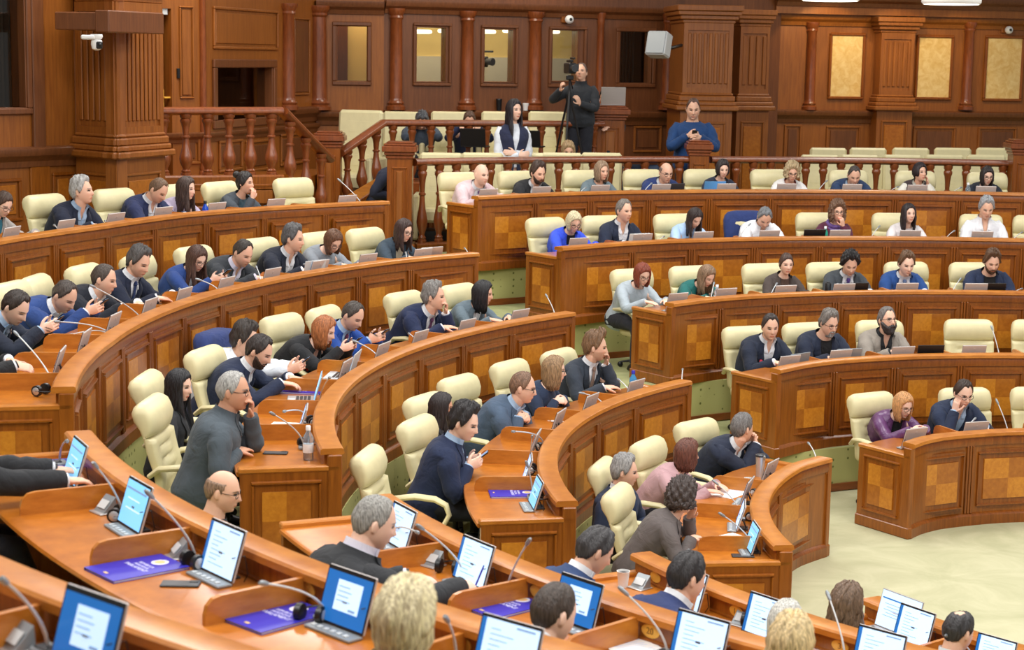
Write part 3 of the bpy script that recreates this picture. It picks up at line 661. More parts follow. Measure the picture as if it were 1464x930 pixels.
newel(446, 492, 188, 22.4, 1.67, 'square wooden newel post between the two sloping stair rails')
# left balcony
a = on_Y(218, 153, 20.0); b = on_Y(403, 153, 20.6); zb_ = on_Y(300, 250, 20.3)[2]
railing('railing', [a, b], [a[2], b[2]], [zb_, zb_], 'dark wooden baluster railing of the small balcony at the left', nb=6, w=1.12, rail=(.09, .05), base_h=.16)
c = on_Y(470, 222, 21.6); railing('railing', [b, c], [b[2], c[2]], [zb_, zb_-.62], 'sloping stair railing descending from the left balcony', nb=3, w=1.1, rail=(.09, .05), base_h=.16)
m = MB(); xa, xb = a[0], b[0]
V = [(xa-.2, a[1]-.05, 0), (xb, b[1]-.05, 0), (xb+.3, 24, 0), (xa-.2, 22, 0)]
m.add([(v[0], v[1], 1.6) for v in V]+[(v[0], v[1], zb_-.13) for v in V], [(4, 5, 6, 7), (0, 1, 5, 4), (1, 2, 6, 5), (3, 0, 4, 7)]); tag(m.build('floor_balcony', 'wood_front', smooth=False), kind='structure')
PF = Plane(218, 19.93, 403, 20.53)
for x0, x1 in ((262, 300), (305, 345), (350, 398)): raised(PF, (x0, 263, x1, 300), mats=('wood_frame', 'wood_wall'))
# stairs beside the newel posts
for i in range(5):
    m = MB(); z = 1.68+.15*(i+1); c = on_Y(505+i*9, 270, 22.7+i*.2); m.box((c[0]+.35, c[1]+.3, z-.075), (.6-.05*i, .45, .075), 0, bev=.01); tag(m.build('floor_stair', 'wood_step', smooth=False), kind='structure')
m = MB(); V = [on_Y(492, 300, 22.35), on_Y(548, 262, 22.35), on_Y(548, 249, 22.35), on_Y(492, 282, 22.35)]; m.add([v+np.array([0, d, 0]) for d in (0, .06) for v in V], [(0, 1, 2, 3), (7, 6, 5, 4), (3, 2, 6, 7), (0, 4, 5, 1)]); tag(m.build('trim_stringer', 'wood_rim', smooth=False), kind='structure')
# ------------------------------------------------------------------ people
def nrm(v): v = np.array(v, float); return v/(np.linalg.norm(v)+1e-9)
def sst(a, b, x): t = np.clip((x-a)/(b-a), 0, 1); return t*t*(3-2*t)
def g2(X, Z, cx, cz, sx, sz): return np.exp(-((X-cx)/sx)**2-((Z-cz)/sz)**2)
def head_pts(az, el, fem=0.0, fat=0.0):
    """surface of a head: az 0 = face, el up; numpy arrays in, (..., 3) out; x side, y forward, z up; origin between the eyes' level and the ears"""
    ce, se = np.cos(el), np.sin(el); ca, sa = np.cos(az), np.sin(az)
    fr = sst(-.1, .55, ca); low = np.clip(-se, 0, 1)
    cx_ = np.where(se < 0, ce**.62, ce**.92); cy_ = np.where(se < 0, ce**(.88-.42*fr), ce**.92)
    X = .0755*cx_*sa; Y = np.where(ca > 0, .094, .100)*cy_*ca; Z = np.where(se > 0, .122, .120)*se
    X = X*(1-(.30+.06*fem-.16*fat)*low**1.5*sst(-.4, .4, ca)-.22*low*sst(.3, -.5, ca))
    Y = Y - (ca < 0)*Y*.48*low**1.1 + .004*fr
    Y = Y*np.where((ca < 0) & (se > 0), 1.03, 1)
    # face
    f = fr*(ce > .12)
    ridge = np.exp(-(X/.010)**2)*sst(.018, -.005, Z)*sst(-.048, -.036, Z)
    Y = Y + f*(ridge*(.010+.011*sst(.01, -.034, Z)) + .008*g2(X, Z, 0, -.036, .015, .009))
    Y = Y - f*(.012*(g2(X, Z, .031, .004, .016, .011)+g2(X, Z, -.031, .004, .016, .011)))
    Y = Y + f*(.004-.002*fem)*np.exp(-((Z-.024)/.009)**2)*np.exp(-(X/.045)**2)
    Y = Y + f*(.007*g2(X, Z, 0, -.064, .021, .006)+.006*g2(X, Z, 0, -.074, .018, .005)-.004*g2(X, Z, 0, -.069, .026, .0022)-.004*g2(X, Z, 0, -.085, .02, .006)+.009*g2(X, Z, 0, -.104, .020, .013))
    Y = Y + f*.004*(g2(X, Z, .042, -.03, .02, .02)+g2(X, Z, -.042, -.03, .02, .02))
    if fat: X = X*(1+.10*fat*np.exp(-((Z+.06)/.05)**2)); Y = Y*(1+.03*fat)
    s = 1-.05*fem
    return np.stack([X*s, Y*s, Z*s], -1)
def head_mesh(mb, tf, fem, fat, na=64, ne=44):
    rings = []
    for i in range(1, ne):
        el = -PI/2+PI*i/ne; az = np.linspace(0, 2*PI, na, endpoint=False)
        rings.append([tf(p) for p in head_pts(az, np.full(na, el), fem, fat)])
    mb.loft(rings)
    for sg in (-1, 1):      # ears
        R_ = np.array(Matrix.Rotation(sg*.35, 3, 'Z')) @ np.array(Matrix.Rotation(-.15, 3, 'X')); m2 = MB(); m2.ball((sg*.076*(1-.05*fem), -.010, -.006), (.009, .019, .031), 7, R=R_)
        mb.add([tf(np.array(v)) for v in m2.v], m2.f)
def hand_mesh(mb, W, d, n, lat, S_, curl=.45, spread=1.0):
    """W wrist, d direction to the fingers, n back of the hand, lat towards the thumb"""
    d = nrm(d); n = nrm(np.array(n)-d*np.dot(n, d)); L = nrm(np.cross(d, n)); 
    if np.dot(L, lat) < 0: L = -L
    rings = []
    for q, w, t in ((-.03, .026, .022), (0, .027, .020), (.025, .036, .018), (.06, .041, .016), (.088, .040, .0135), (.096, .034, .010)):
        rings.append([W + (d*q + L*w*math.cos(a) + n*t*math.sin(a))*S_ for a in [2*PI*j/12 for j in range(12)]])
    mb.loft(rings)
    for i, (lt, ln, st) in enumerate(((-.030, .058, .082), (-.010, .070, .090), (.011, .076, .091), (.031, .068, .087))):
        p = W + (d*st + L*lt)*S_; P = [p - d*.01*S_, p]; a = 0; base = lt*.9*spread
        for q, f in enumerate((.42, .32, .26)):
            a += curl*(.7 if q == 0 else 1.0)
            v = d*math.cos(a) - n*math.sin(a) + L*base; p = p + nrm(v)*ln*f*S_; P.append(p)
        mb.tube(P, [.0095*S_, .0095*S_, .0088*S_, .008*S_, .0062*S_], 7)
    p = W + (d*.018 + L*.026)*S_; P = [p - L*.008*S_]
    for v, ln in ((d*.62+L*.72-n*.25, .038), (d*.85+L*.4-n*.35, .030), (d*.95+L*.12-n*.45, .025)): P.append(p.copy()); p = p + nrm(v)*ln*S_
    P.append(p); mb.tube(P, [.013*S_, .0135*S_, .0115*S_, .010*S_, .0075*S_], 7)
def remesh(mb, vox, smooth_it=1):
    me = bpy.data.meshes.new('t'); me.from_pydata(mb.v, [], mb.f); o = bpy.data.objects.new('t', me); COL.objects.link(o)
    m = o.modifiers.new('r', 'REMESH'); m.mode = 'VOXEL'; m.voxel_size = vox; m.adaptivity = 0.0
    m = o.modifiers.new('s', 'SMOOTH'); m.factor = .5; m.iterations = smooth_it
    dg = bpy.context.evaluated_depsgraph_get(); dg.update(); out = bpy.data.meshes.new_from_object(o.evaluated_get(dg))
    bpy.data.objects.remove(o); bpy.data.meshes.remove(me); return out
def skin_material():
    m, n, l, b = _new('skin'); a = n.new('ShaderNodeAttribute'); a.attribute_name = 'tint'; l.new(a.outputs['Color'], b.inputs['Base Color'])
    b.inputs['Roughness'].default_value = .5; b.inputs['Subsurface Weight'].default_value = .08; b.inputs['Subsurface Radius'].default_value = (.02, .008, .004); b.inputs['Subsurface Scale'].default_value = .5; MATS['skin'] = m
skin_material()
SKINS = {0: (240, 198, 174), 1: (232, 184, 156), 2: (216, 162, 132), 3: (196, 140, 110)}
RINGS = [(-.14, .150, .11, .12), (-.05, .178, .135, .135), (.10, .175, .140, .125), (.3, .165, .130, .112), (.5, .178, .128, .115), (.68, .195, .125, .122), (.80, .202, .112, .118), (.88, .186, .094, .106), (.94, .135, .078, .090), (.98, .088, .064, .076), (1.03, .066, .058, .062)]
class Pose: pass
def body_frame(lean, S_, curve=.5):
    """the spine from hip to neck base in the person's own frame"""
    N = 60; t = np.linspace(-.16, 1.12, N); a = lean*(.75+curve*np.clip(t, 0, 1)); p = np.zeros((N, 3)); i0 = int(np.argmin(abs(t)))
    for i in range(i0+1, N): p[i] = p[i-1] + (t[i]-t[i-1])*.50*S_*np.array([0, math.sin(a[i]), math.cos(a[i])])
    for i in range(i0-1, -1, -1): p[i] = p[i+1] - (t[i+1]-t[i])*.50*S_*np.array([0, math.sin(a[i]), math.cos(a[i])])
    def at(q):
        x = np.array([0, np.interp(q, t, p[:, 1]), np.interp(q, t, p[:, 2])]); al = np.interp(q, t, a); return x, np.array([0, math.cos(al), -math.sin(al)]), np.array([0, math.sin(al), math.cos(al)])
    return at
def ik(A, T_, l1, l2, pole):
    d = T_-A; D = np.linalg.norm(d); D2 = min(D, (l1+l2)*.995); u = d/(D+1e-9); x = (l1*l1-l2*l2+D2*D2)/(2*D2); h = math.sqrt(max(l1*l1-x*x, 1e-6))
    p = np.array(pole, float); p = nrm(p-u*np.dot(p, u)); return A+u*x+p*h, A+u*D2
def limb(A, E_, W, n=5):
    P = []; 
    for q in np.linspace(0, 1, n): P.append(A+(E_-A)*q*.86)
    e0 = A+(E_-A)*.86; e1 = E_+(W-E_)*.16; P.append((e0+e1)/2*.45+E_*.55)
    for q in np.linspace(0, 1, n): P.append(e1+(W-e1)*q)
    return P
PLIST = []
def person(x, y, z, heading, head_yaw, head_pitch, lean, S_, pose, fem, fat, skin, hair, hcol, outfit, label, glasses=False, beard=None, bcol=None, standing=False, vox=.0062, roll=0.0, hipz=.50, wy=0.0, extras=(), near=False):
    root = empty('person', (x, y, z), heading - PI/2)     # local +Y looks along the heading
    at = body_frame(lean, S_); hip = np.array([0, 0, hipz]); tag(root, label, 'person')
    wS = (.90 if fem else 1.0)*(1+.16*fat); dS = (1.0+.28*fat)*(.92 if fem else 1)
    def sp_(q): a, b, c = at(q); return a+hip, b, c
    nb, nf, nt = sp_(1.0)
    hy = head_yaw-heading; hy = (hy+PI) % (2*PI)-PI; hy = max(-1.7, min(1.7, hy))
    ndir = nrm(np.array([-math.sin(hy)*.18*math.sin(abs(head_pitch)+.2), math.sin(lean*.7+.12+head_pitch*.35), math.cos(lean*.7+.12+head_pitch*.35)]))
    J = nb + ndir*.075*S_
    RH = np.array(Matrix.Rotation(hy, 3, 'Z')) @ np.array(Matrix.Rotation(-head_pitch, 3, 'X')) @ np.array(Matrix.Rotation(roll, 3, 'Y'))
    HC = J + RH @ np.array([0, .020, .085])*S_
    tf = lambda p: HC + RH @ (p*S_)
    inv = lambda P: ((P-HC) @ RH)/S_
    # ---- arms
    arms = []
    for sg in (-1, 1):
        c, F_, T_ = sp_(.83); Sh = c + np.array([sg*.168*wS*S_/(.96 if fem else 1), 0, 0]); spec = pose['R' if sg > 0 else 'L']
        tgt = np.array(spec[0], float)
        if spec[0][2] > 90: tgt = HC + RH @ np.array([spec[0][0], spec[0][1], spec[0][2]-100])   # relative to the head
        elif tgt[2] < .7: tgt[2] = hipz+.13
        else: tgt = tgt + np.array([0, wy, 0])
        E_, W = ik(Sh, tgt, .285*S_, .255*S_, spec[1]); dd = np.array(spec[2], float); nn = np.array(spec[3], float)
        if spec[0][2] > 90: dd = RH @ dd; nn = RH @ nn
        arms.append((sg, Sh, E_, W, dd, nn, np.array(spec[4], float) if len(spec) > 4 else np.array([-sg, .3, .2]), spec[5] if len(spec) > 5 else .45))
    # ---- skin, one surface
    mb = MB(); rings = []
    for t_, w, df, db in RINGS:
        c, F_, T_ = sp_(t_); w = w*wS*S_*.90; df = df*dS*S_*.88; db = db*dS*S_*.88; rings.append([c+np.array([w*np.sign(math.cos(a))*abs(math.cos(a))**.85, 0, 0])+F_*(df if math.sin(a) > 0 else db)*math.sin(a) for a in [2*PI*j/24 for j in range(24)]])
    mb.loft(rings); nr = (.048 if fem else .059+.010*fat)*S_
    mb.tube([sp_(.93)[0], nb, (nb+J)/2, J, tf(np.array([0, -.012, -.02]))], [nr*1.3, nr*1.12, nr, nr*.97, nr*.95], 16)
    head_mesh(mb, tf, fem, fat)
    for sg, Sh, E_, W, dd, nn, lt, cu in arms:
        P = limb(Sh+np.array([-sg*.05, 0, 0]), E_, W); k_ = S_*(.86 if fem else 1)
        mb.tube(P, [r*k_ for r in (.046, .048, .046, .043, .040, .039, .038, .039, .036, .030, .026)], 12); hand_mesh(mb, W, dd, nn, lt, S_*(.9 if fem else 1.0), cu)
    me = remesh(mb, vox if not near else .0048, 1)
    nv = len(me.vertices); co_ = np.empty(nv*3); me.vertices.foreach_get('co', co_); co_ = co_.reshape(-1, 3); h_ = inv(co_)
    base = np.array(S(SKINS[skin])[:3]); colr = np.tile(base, (nv, 1)); X, Y_, Z = h_[:, 0], h_[:, 1], h_[:, 2]
    face = sst(.03, .06, Y_)*(abs(X) < .08)
    def mixc(mask, c): 
        nonlocal colr; mask = np.clip(mask, 0, 1)[:, None]; colr = colr*(1-mask)+np.array(c)[None]*mask
    mixc(face*.28*(g2(X, Z, .04, -.03, .022, .02)+g2(X, Z, -.04, -.03, .022, .02)+g2(X, Z, 0, -.035, .012, .012)), base*np.array([1.0, .68, .62]))
    mixc(face*sst(1.25, .75, (abs(X)/.024)**2+((Z+.068)/.0085)**2), base*(np.array([.82, .42, .40]) if fem else np.array([.80, .52, .48])))
    hc = np.array(S(hcol if hair != 'shaved' else (90, 70, 60))[:3])
    eo = .0045 if head_pitch > .3 else .0065
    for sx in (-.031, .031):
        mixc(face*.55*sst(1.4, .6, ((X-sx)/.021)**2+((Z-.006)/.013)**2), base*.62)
        mixc(face*sst(1.3, .8, ((X-sx)/.0145)**2+((Z-.004)/eo)**2), (.035, .022, .016))
        mixc(face*.85*sst(1.3, .7, ((X-sx*1.06)/.021)**2+((Z-.0225+.08*abs(X-sx))/.0042)**2), hc*.6)
    if beard == 'stubble': mixc(sst(-.2, .3, -Z*10-.25+Y_*2)*(Z < -.03)*(Z > -.14)*(Y_ > -.01)*.35*(1-sst(1.6, .9, (abs(X)/.024)**2+((Z+.068)/.0085)**2)), hc)
    at_ = me.attributes.new('tint', 'FLOAT_COLOR', 'POINT'); at_.data.foreach_set('color', np.concatenate([colr, np.ones((nv, 1))], 1).astype(np.float32).ravel())
    me.materials.append(MATS['skin']); me.polygons.foreach_set('use_smooth', [True]*len(me.polygons)); me.name = 'body'
    body = bpy.data.objects.new('body', me); COL.objects.link(body); body.parent = root
    # ---- clothing
    top = outfit['top']; kind = outfit['kind']
    def sheet(grow, wopen, t0, t1, nt_=22, ncol=44, taper=0.0, hem=.012, neckup=1.0, closed=False, pad=False):
        """garment round the torso, open at the front by wopen(t); returns rings (open) of points"""
        rs = []; ts = np.linspace(t0, t1, nt_); Ts = [r[0] for r in RINGS]
        for t_ in ts:
            q = min(t_, 1.03); w = np.interp(q, Ts, [r[1] for r in RINGS]); df = np.interp(q, Ts, [r[2] for r in RINGS]); db = np.interp(q, Ts, [r[3] for r in RINGS])
            if pad and t_ > .6: w += .016*math.exp(-((t_-.86)/.07)**2)
            if fem: df += .022*math.exp(-((t_-.66)/.13)**2); w -= .018*math.exp(-((t_-.32)/.16)**2)
            df += .05*fat*math.exp(-((t_-.2)/.3)**2)
            w = w*wS+grow*(1 if t_ < .93 else neckup); df = df*dS+grow*(1 if t_ < .93 else neckup); db = db*dS+grow*(1 if t_ < .93 else neckup)
            c, F_, T_ = sp_(t_); wo = wopen(t_); ph = math.asin(min(.97, wo/w)); ring = []
            for j in range(ncol+1):
                a = ph+(2*PI-2*ph)*j/ncol; sx, cx2 = math.sin(a), math.cos(a)
                fold = 1+.010*math.sin(9*a+t_*7)*(t_ < .6)+.006*math.sin(17*t_+3*a)
                ring.append(c + (np.array([w*np.sign(sx)*abs(sx)**.82*fold, 0, 0]) + F_*(df if cx2 > 0 else db)*np.sign(cx2)*abs(cx2)**.92*fold)*S_)
            if not closed: ring = [c+(ring[0]-c)*.9] + ring + [c+(ring[-1]-c)*.9]
            rs.append(ring)
        return rs
    def lapel(mb_, rs, t0, t1, lw, off=.008, mi=0):
        """a folded band along both front edges"""
        ts = np.linspace(t0, t1, len(rs)); n_ = len(rs[0])
        for side in (0, 1):
            A_ = []
            for t_, r in zip(ts, rs):
                w = lw(t_)*S_
                if w <= .002: continue
                pts = r[1:-1] if side == 0 else r[1:-1][::-1]; c = sp_(t_)[0]; L_ = [0]
                for i in range(1, len(pts)): L_.append(L_[-1]+np.linalg.norm(pts[i]-pts[i-1]))
                row = []
                for q, o_ in ((0, .002), (0, off*.9), (w*.5, off), (w, off*.85), (w, .0)):
                    p = np.array([np.interp(q, L_, [pp[i] for pp in pts]) for i in range(3)]); d = nrm((p-c)*np.array([1, 1, .3])); row.append(p+d*o_*S_)
                A_.append(row)
            if len(A_) > 1: mb_.loft(A_, closed=False, mi=mi, flip=bool(side))
    def sleeves(mb_, r0, r1, rc, end=1.0, mi=0):
        for sg, Sh, E_, W, *_ in arms:
            k_ = S_*(.90 if fem else 1)*(1+.12*fat); We = E_+(W-E_)*end
            P = [sp_(.80)[0]+np.array([sg*.10*wS*S_, 0, 0])] + limb(Sh+np.array([0, 0, 0]), E_, We, 8)
            n_ = len(P); rad_ = [r0*.9]+list(np.interp(np.linspace(0, 1, n_-1), [0, .12, .45, .55, .8, 1], [r0, r0*.98, r1, r1*.98, (r1+rc)/2, rc]))
            rad_ = [r*k_*(1+.045*math.sin(i*2.1+sg)+.07*math.sin(i*1.9)*(5 < i < 13)) for i, r in enumerate(rad_)]
            d = nrm(We-E_); P += [We+d*.001, We-d*.02]; rad_ += [rad_[-1]*.86, rad_[-1]*.8]
            mb_.tube(P, rad_, 14, mi)
    lowt = -.16
    if kind in ('suit', 'blazer', 'vest'):
        inner = outfit.get('inner', (232, 236, 242)); tie = outfit.get('tie'); crew = outfit.get('crew', False)
        wo = lambda t_: float(np.interp(t_, [-.2, .40, .50, .75, .92, 1.0, 1.1], [.02, .004, .012, .036, .052, .056, .060])*(1.1 if not fem else 1))
        rs = sheet(.020, wo, lowt, 1.05, 30, 44, pad=not fem); m = MB(); m.loft(rs, closed=False); 
        lw = lambda t_: float(np.interp(t_, [.36, .44, .70, .80, .86, .90, 1.0, 1.1], [0, .018, .058, .070, .070, .045, .045, .045]))
        if kind != 'vest': lapel(m, rs, lowt, 1.05, lw, .016); sleeves(m, .078, .062, .050, .985)
        m.build('vest' if kind == 'vest' else 'jacket', cloth(top, outfit.get('fabric', 'wool')), root, ang_=1.2)
        m = MB(); wi = (lambda t_: .003) if (tie or crew) else (lambda t_: float(np.interp(t_, [.84, .90, 1.1], [.0006, .010, .042])))
        cl_ = bool(tie or crew); rs = sheet(.006, wi, .02, 1.12 if not crew else 1.02, 24, 36, neckup=.75, closed=cl_); m.loft(rs, closed=cl_, caps=False)
        if not crew: lapel(m, rs[-6:], 1.12-1.1*5/23, 1.12, lambda t_: .036, .010)
        if kind == 'vest': sleeves(m, .070, .056, .042, .99)
        m.build('shirt', cloth(inner, 'shirt'), root, ang_=1.2)
        if kind != 'vest' and not crew:
            for sg, Sh, E_, W, *_ in arms:
                d = nrm(W-E_); m = MB(); m.tube([W-d*.03, W+d*.010*S_, W+d*.011, W], [r*S_*(.86 if fem else 1) for r in (.040, .039, .034, .030)], 12); m.build('shirt_cuff', cloth(inner, 'shirt'), root, ang_=1.2)
        if tie:
            m = MB(); L_ = []; 
            for t_ in np.linspace(.995, .40, 12):
                c, F_, T_ = sp_(t_); df = np.interp(t_, [r[0] for r in RINGS], [r[2] for r in RINGS])*dS+.012+.05*fat*math.exp(-((t_-.2)/.3)**2)
                w = (.017 if t_ > .95 else .017+.022*(1-t_)/.6*1.1)*S_; p = c+F_*(df+.006)*S_; L_.append([p+np.array([-w, 0, 0]), p+np.array([-w*.6, 0, 0])+F_*.007, p+np.array([w*.6, 0, 0])+F_*.007, p+np.array([w, 0, 0]), p-F_*.01])
            m.loft(L_); c, F_, T_ = sp_(1.0); m.box(c+F_*(.064*dS+.014)*S_, (.019*S_, .012*S_, .020*S_), 0, bev=.008); m.build('tie', cloth(tie, 'shirt'), root)
    else:   # sweater, blouse, shirt
        op = outfit.get('open', .0); hi = 1.10 if outfit.get('roll') else 1.02
        wi = (lambda t_: .002) if not op else (lambda t_: float(np.interp(t_, [.72, .85, 1.1], [.002, .016, op])))
        rs = sheet(.018, wi, lowt, hi if not outfit.get('collar') else 1.10, 26, 44, neckup=.6, closed=not op); m = MB(); m.loft(rs, closed=not op, caps=False)
        if outfit.get('collar'): lapel(m, rs[-6:], 1.10-1.26*5/25, 1.10, lambda t_: .036, .010)
        sleeves(m, .074, .058, .044, outfit.get('sleeve', .99)); m.build('shirt' if outfit.get('collar') else 'sweater', cloth(top, 'shirt'), root, ang_=1.2)
        if outfit.get('scarf'):
            m = MB(); 
            for q, rr_ in ((0, 1), (.02, 1.15)): c, F_, T_ = sp_(.99-q); m.tube([c+(np.array([math.sin(a)*.085, 0, 0])+F_*math.cos(a)*.09+T_*.02*math.cos(a+q*90))*S_*rr_ for a in np.linspace(0, 2*PI, 19)], .022, 8)
            m.build('scarf', cloth(outfit['scarf'], 'shirt'), root)
    # ---- legs
    m = MB(); tr_ = outfit.get('legs', (30, 32, 42)); ms = MB()
    for sg in (-1, 1):
        if standing: P = [np.array([sg*.085, 0, hipz+.04]), np.array([sg*.09, .01, hipz-.12]), np.array([sg*.095, .02, hipz*.55]), np.array([sg*.10, .0, hipz*.28]), np.array([sg*.10, -.01, .09])]; r_ = [.10, .10, .075, .066, .058]
        else: P = [np.array([sg*.07, -.04, hipz]), np.array([sg*.09, .08, hipz+.01]), np.array([sg*.11, .30, hipz+.01]), np.array([sg*.12, .43, hipz-.01]), np.array([sg*.12, .46, hipz-.10]), np.array([sg*.12, .43, .25]), np.array([sg*.12, .42, .09])]; r_ = [.105, .10, .085, .076, .070, .058, .050]
        m.tube(P, [r*S_*(1+.1*fat) for r in r_], 12); f_ = P[-1]; rr = []
        for q, w, h_ in ((-.09, .030, .045), (-.06, .040, .075), (0, .042, .075), (.08, .046, .05), (.14, .042, .04), (.175, .022, .025)):
            rr.append([np.array([f_[0]+w*math.cos(a), f_[1]+q, max(.002, .5*h_+.5*h_*math.sin(a))]) for a in [2*PI*j/10 for j in range(10)]])
        ms = MB(); ms.loft(rr); ms.build('shoe', 'black_plastic', root)
    m.build('trousers', cloth(tr_), root)
    # ---- hair
    if hair not in ('none', 'bald'):
        thick = {'short': .012, 'crop': .006, 'shaved': .003, 'receding': .009, 'fringe': .008, 'side': .018, 'thick': .022, 'curly': .034, 'bob': .016, 'long': .014, 'tied': .010, 'bun': .012, 'wavy': .022, 'quiff': .020}[hair]
        na, ne = 64, 40; az = np.linspace(-PI, PI, na, endpoint=False)[None].repeat(ne-1, 0); el = np.array([-PI/2+PI*i/ne for i in range(1, ne)])[:, None].repeat(na, 1)
        P0 = head_pts(az, el, fem, fat); dirn = P0/np.linalg.norm(P0, axis=-1, keepdims=True); aa = np.degrees(np.abs(az))
        xs = [0, 28, 42, 58, 72, 84, 98, 112, 130, 180]
        zl = {'receding': [.100, .100, .075, .055, .012, -.012, .022, -.02, -.055, -.07], 'fringe': [.3, .3, .3, .3, .05, -.01, .022, -.02, -.055, -.07]}.get(hair, [.084, .094, .088, .050, .010, -.018, .022, -.035, -.062, -.078] if not fem else [.074, .068, .05, .03, -.01, -.03, -.04, -.05, -.07, -.085])
        if outfit.get('bangs'): zl = [.030, .030, .030, .02, -.01, -.03, -.04, -.05, -.07, -.085]
        zline = np.interp(aa, xs, zl); Zp = P0[..., 2]; mask = sst(-.004, .016 if not fem else .008, Zp-zline)
        if hair == 'fringe': mask = mask*sst(.078, .05, Zp)*sst(45, 70, aa)
        if hair == 'receding': mask = mask*(1-.75*np.exp(-((P0[..., 0])/.045)**2-((P0[..., 1]+.03)/.05)**2)*sst(.08, .11, Zp)) if outfit.get('crown') else mask
        rn = RNG.uniform(0, 6, 6); nz = .25*np.sin(az*9+rn[0]+el*3)+.2*np.sin(az*17+rn[1])*np.cos(el*9+rn[2])
        if hair == 'curly': nz = .35*np.sin(az*11+rn[0])*np.sin(el*12+rn[1])+.3*np.sin(az*19+rn[2]+el*7)*np.sin(el*21+rn[3])
        top_ = 1+(.9 if hair in ('thick', 'side', 'quiff') else .35)*sst(.04, .11, Zp)
        if hair == 'quiff': top_ = top_+.8*sst(.3, .9, np.cos(az))*sst(.05, .1, Zp)
        hP = P0+dirn*((thick*outfit.get('vol', 1)*top_*(1+nz))*mask-.013*(1-mask))[..., None]
        m = MB(); m.loft([[tf(p) for p in r] for r in hP])
        if hair in ('bob', 'long', 'wavy') or (hair == 'curly' and fem):
            # locks that run over the skull and then fall
            Lz = {'bob': -.135, 'long': -.36, 'wavy': -.25, 'curly': -.12}[hair]; Lz = outfit.get('hairlen', Lz); nl = 30; wob = {'wavy': .012, 'curly': .016}.get(hair, .004)
            for ring_ in (0, 1):
                for i in range(nl):
                    a = math.radians(62+236*(i+.5*ring_)/nl+RNG.uniform(-2, 2)); P = []; ph = RNG.uniform(0, 6); rr_ = (.017 if hair != 'curly' else .022)
                    for e in np.linspace(math.radians(82), math.radians(-5), 7): p = head_pts(np.array(a), np.array(e), fem, fat); P.append(tf(p*(1+.10+.03*ring_)))
                    p0 = P[-1]; hd = RH @ np.array([math.sin(a), math.cos(a), 0]); hd[2] = 0; zend = HC[2]+Lz*S_*(1+RNG.uniform(-.06, .06)); nst = 3 if hair == 'bob' else 6
                    for q in range(1, nst+1):
                        f_ = q/nst; z_ = p0[2]+(zend-p0[2])*f_; o_ = hd*(-.020*f_*f_ if hair == 'bob' else (.006*math.sin(f_*PI)-.006*f_)) 
                        if hair in ('long', 'wavy') : o_ = o_+np.array([0, (-.05 if math.cos(a) < .2 else .035)*sst(-.10, -.3, z_-HC[2]), 0])*.9
                        P.append(np.array([p0[0]+o_[0]+wob*math.sin(f_*9+ph), p0[1]+o_[1]+wob*math.cos(f_*8+ph), z_]))
                    n_ = len(P); m.tube(P, [rr_*S_*v for v in np.interp(np.linspace(0, 1, n_), [0, .25, .75, 1], [.5, 1, 1.05, .35])], 6, flat=.7)
        if hair == 'bun': m.ball(tf(np.array([0, -.10, .09])), (.045*S_, .045*S_, .042*S_), 9)
        if hair == 'tied': m.ball(tf(np.array([0, -.115, -.01])), (.026*S_, .024*S_, .03*S_), 8)
        m.build('hair', hairmat(hcol), root, ang_=3)
    if beard in ('full', 'goatee', 'short'):
        na, ne = 48, 36; az = np.linspace(-PI, PI, na, endpoint=False)[None].repeat(ne-1, 0); el = np.array([-PI/2+PI*i/ne for i in range(1, ne)])[:, None].repeat(na, 1)
        P0 = head_pts(az, el, 0, fat); dirn = P0/np.linalg.norm(P0, axis=-1, keepdims=True); X, Y_, Z = P0[..., 0], P0[..., 1], P0[..., 2]
        up = np.interp(abs(X), [0, .02, .04, .06, .08], [-.046, -.050, -.062, -.04, .0]) if beard != 'goatee' else np.where(abs(X) < .033, -.048, -.2)
        mask = sst(.003, -.005, Z-up)*sst(-.01, .02, Y_)*(1-sst(1.3, .8, (abs(X)/.022)**2+((Z+.069)/.007)**2))
        th_ = {'full': .020, 'short': .006, 'goatee': .009}[beard]*(1+.5*sst(-.08, -.12, Z))
        hP = P0+dirn*(th_*(1+.2*np.sin(az*23)*np.sin(el*19))*mask-.012*(1-mask))[..., None]; m = MB(); m.loft([[tf(p) for p in r] for r in hP]); m.build('beard', hairmat(bcol or hcol), root, ang_=3)
    if glasses:
        m = MB()
        for sx in (-1, 1):
            m.tube([tf(np.array([sx*.033+.025*math.cos(a), .097+.003*math.cos(a)*sx*-1, .001+.019*math.sin(a)])) for a in np.linspace(0, 2*PI, 17)], .0022*S_, 5, caps=False)
            m.tube([tf(np.array(p)) for p in ((sx*.058, .094, .006), (sx*.074, .05, .008), (sx*.078, -.01, .010))], .0018*S_, 5)
        m.tube([tf(np.array(p)) for p in ((-.009, .1, .004), (0, .103, .006), (.009, .1, .004))], .0018*S_, 5); m.build('glasses', 'black_plastic', root)
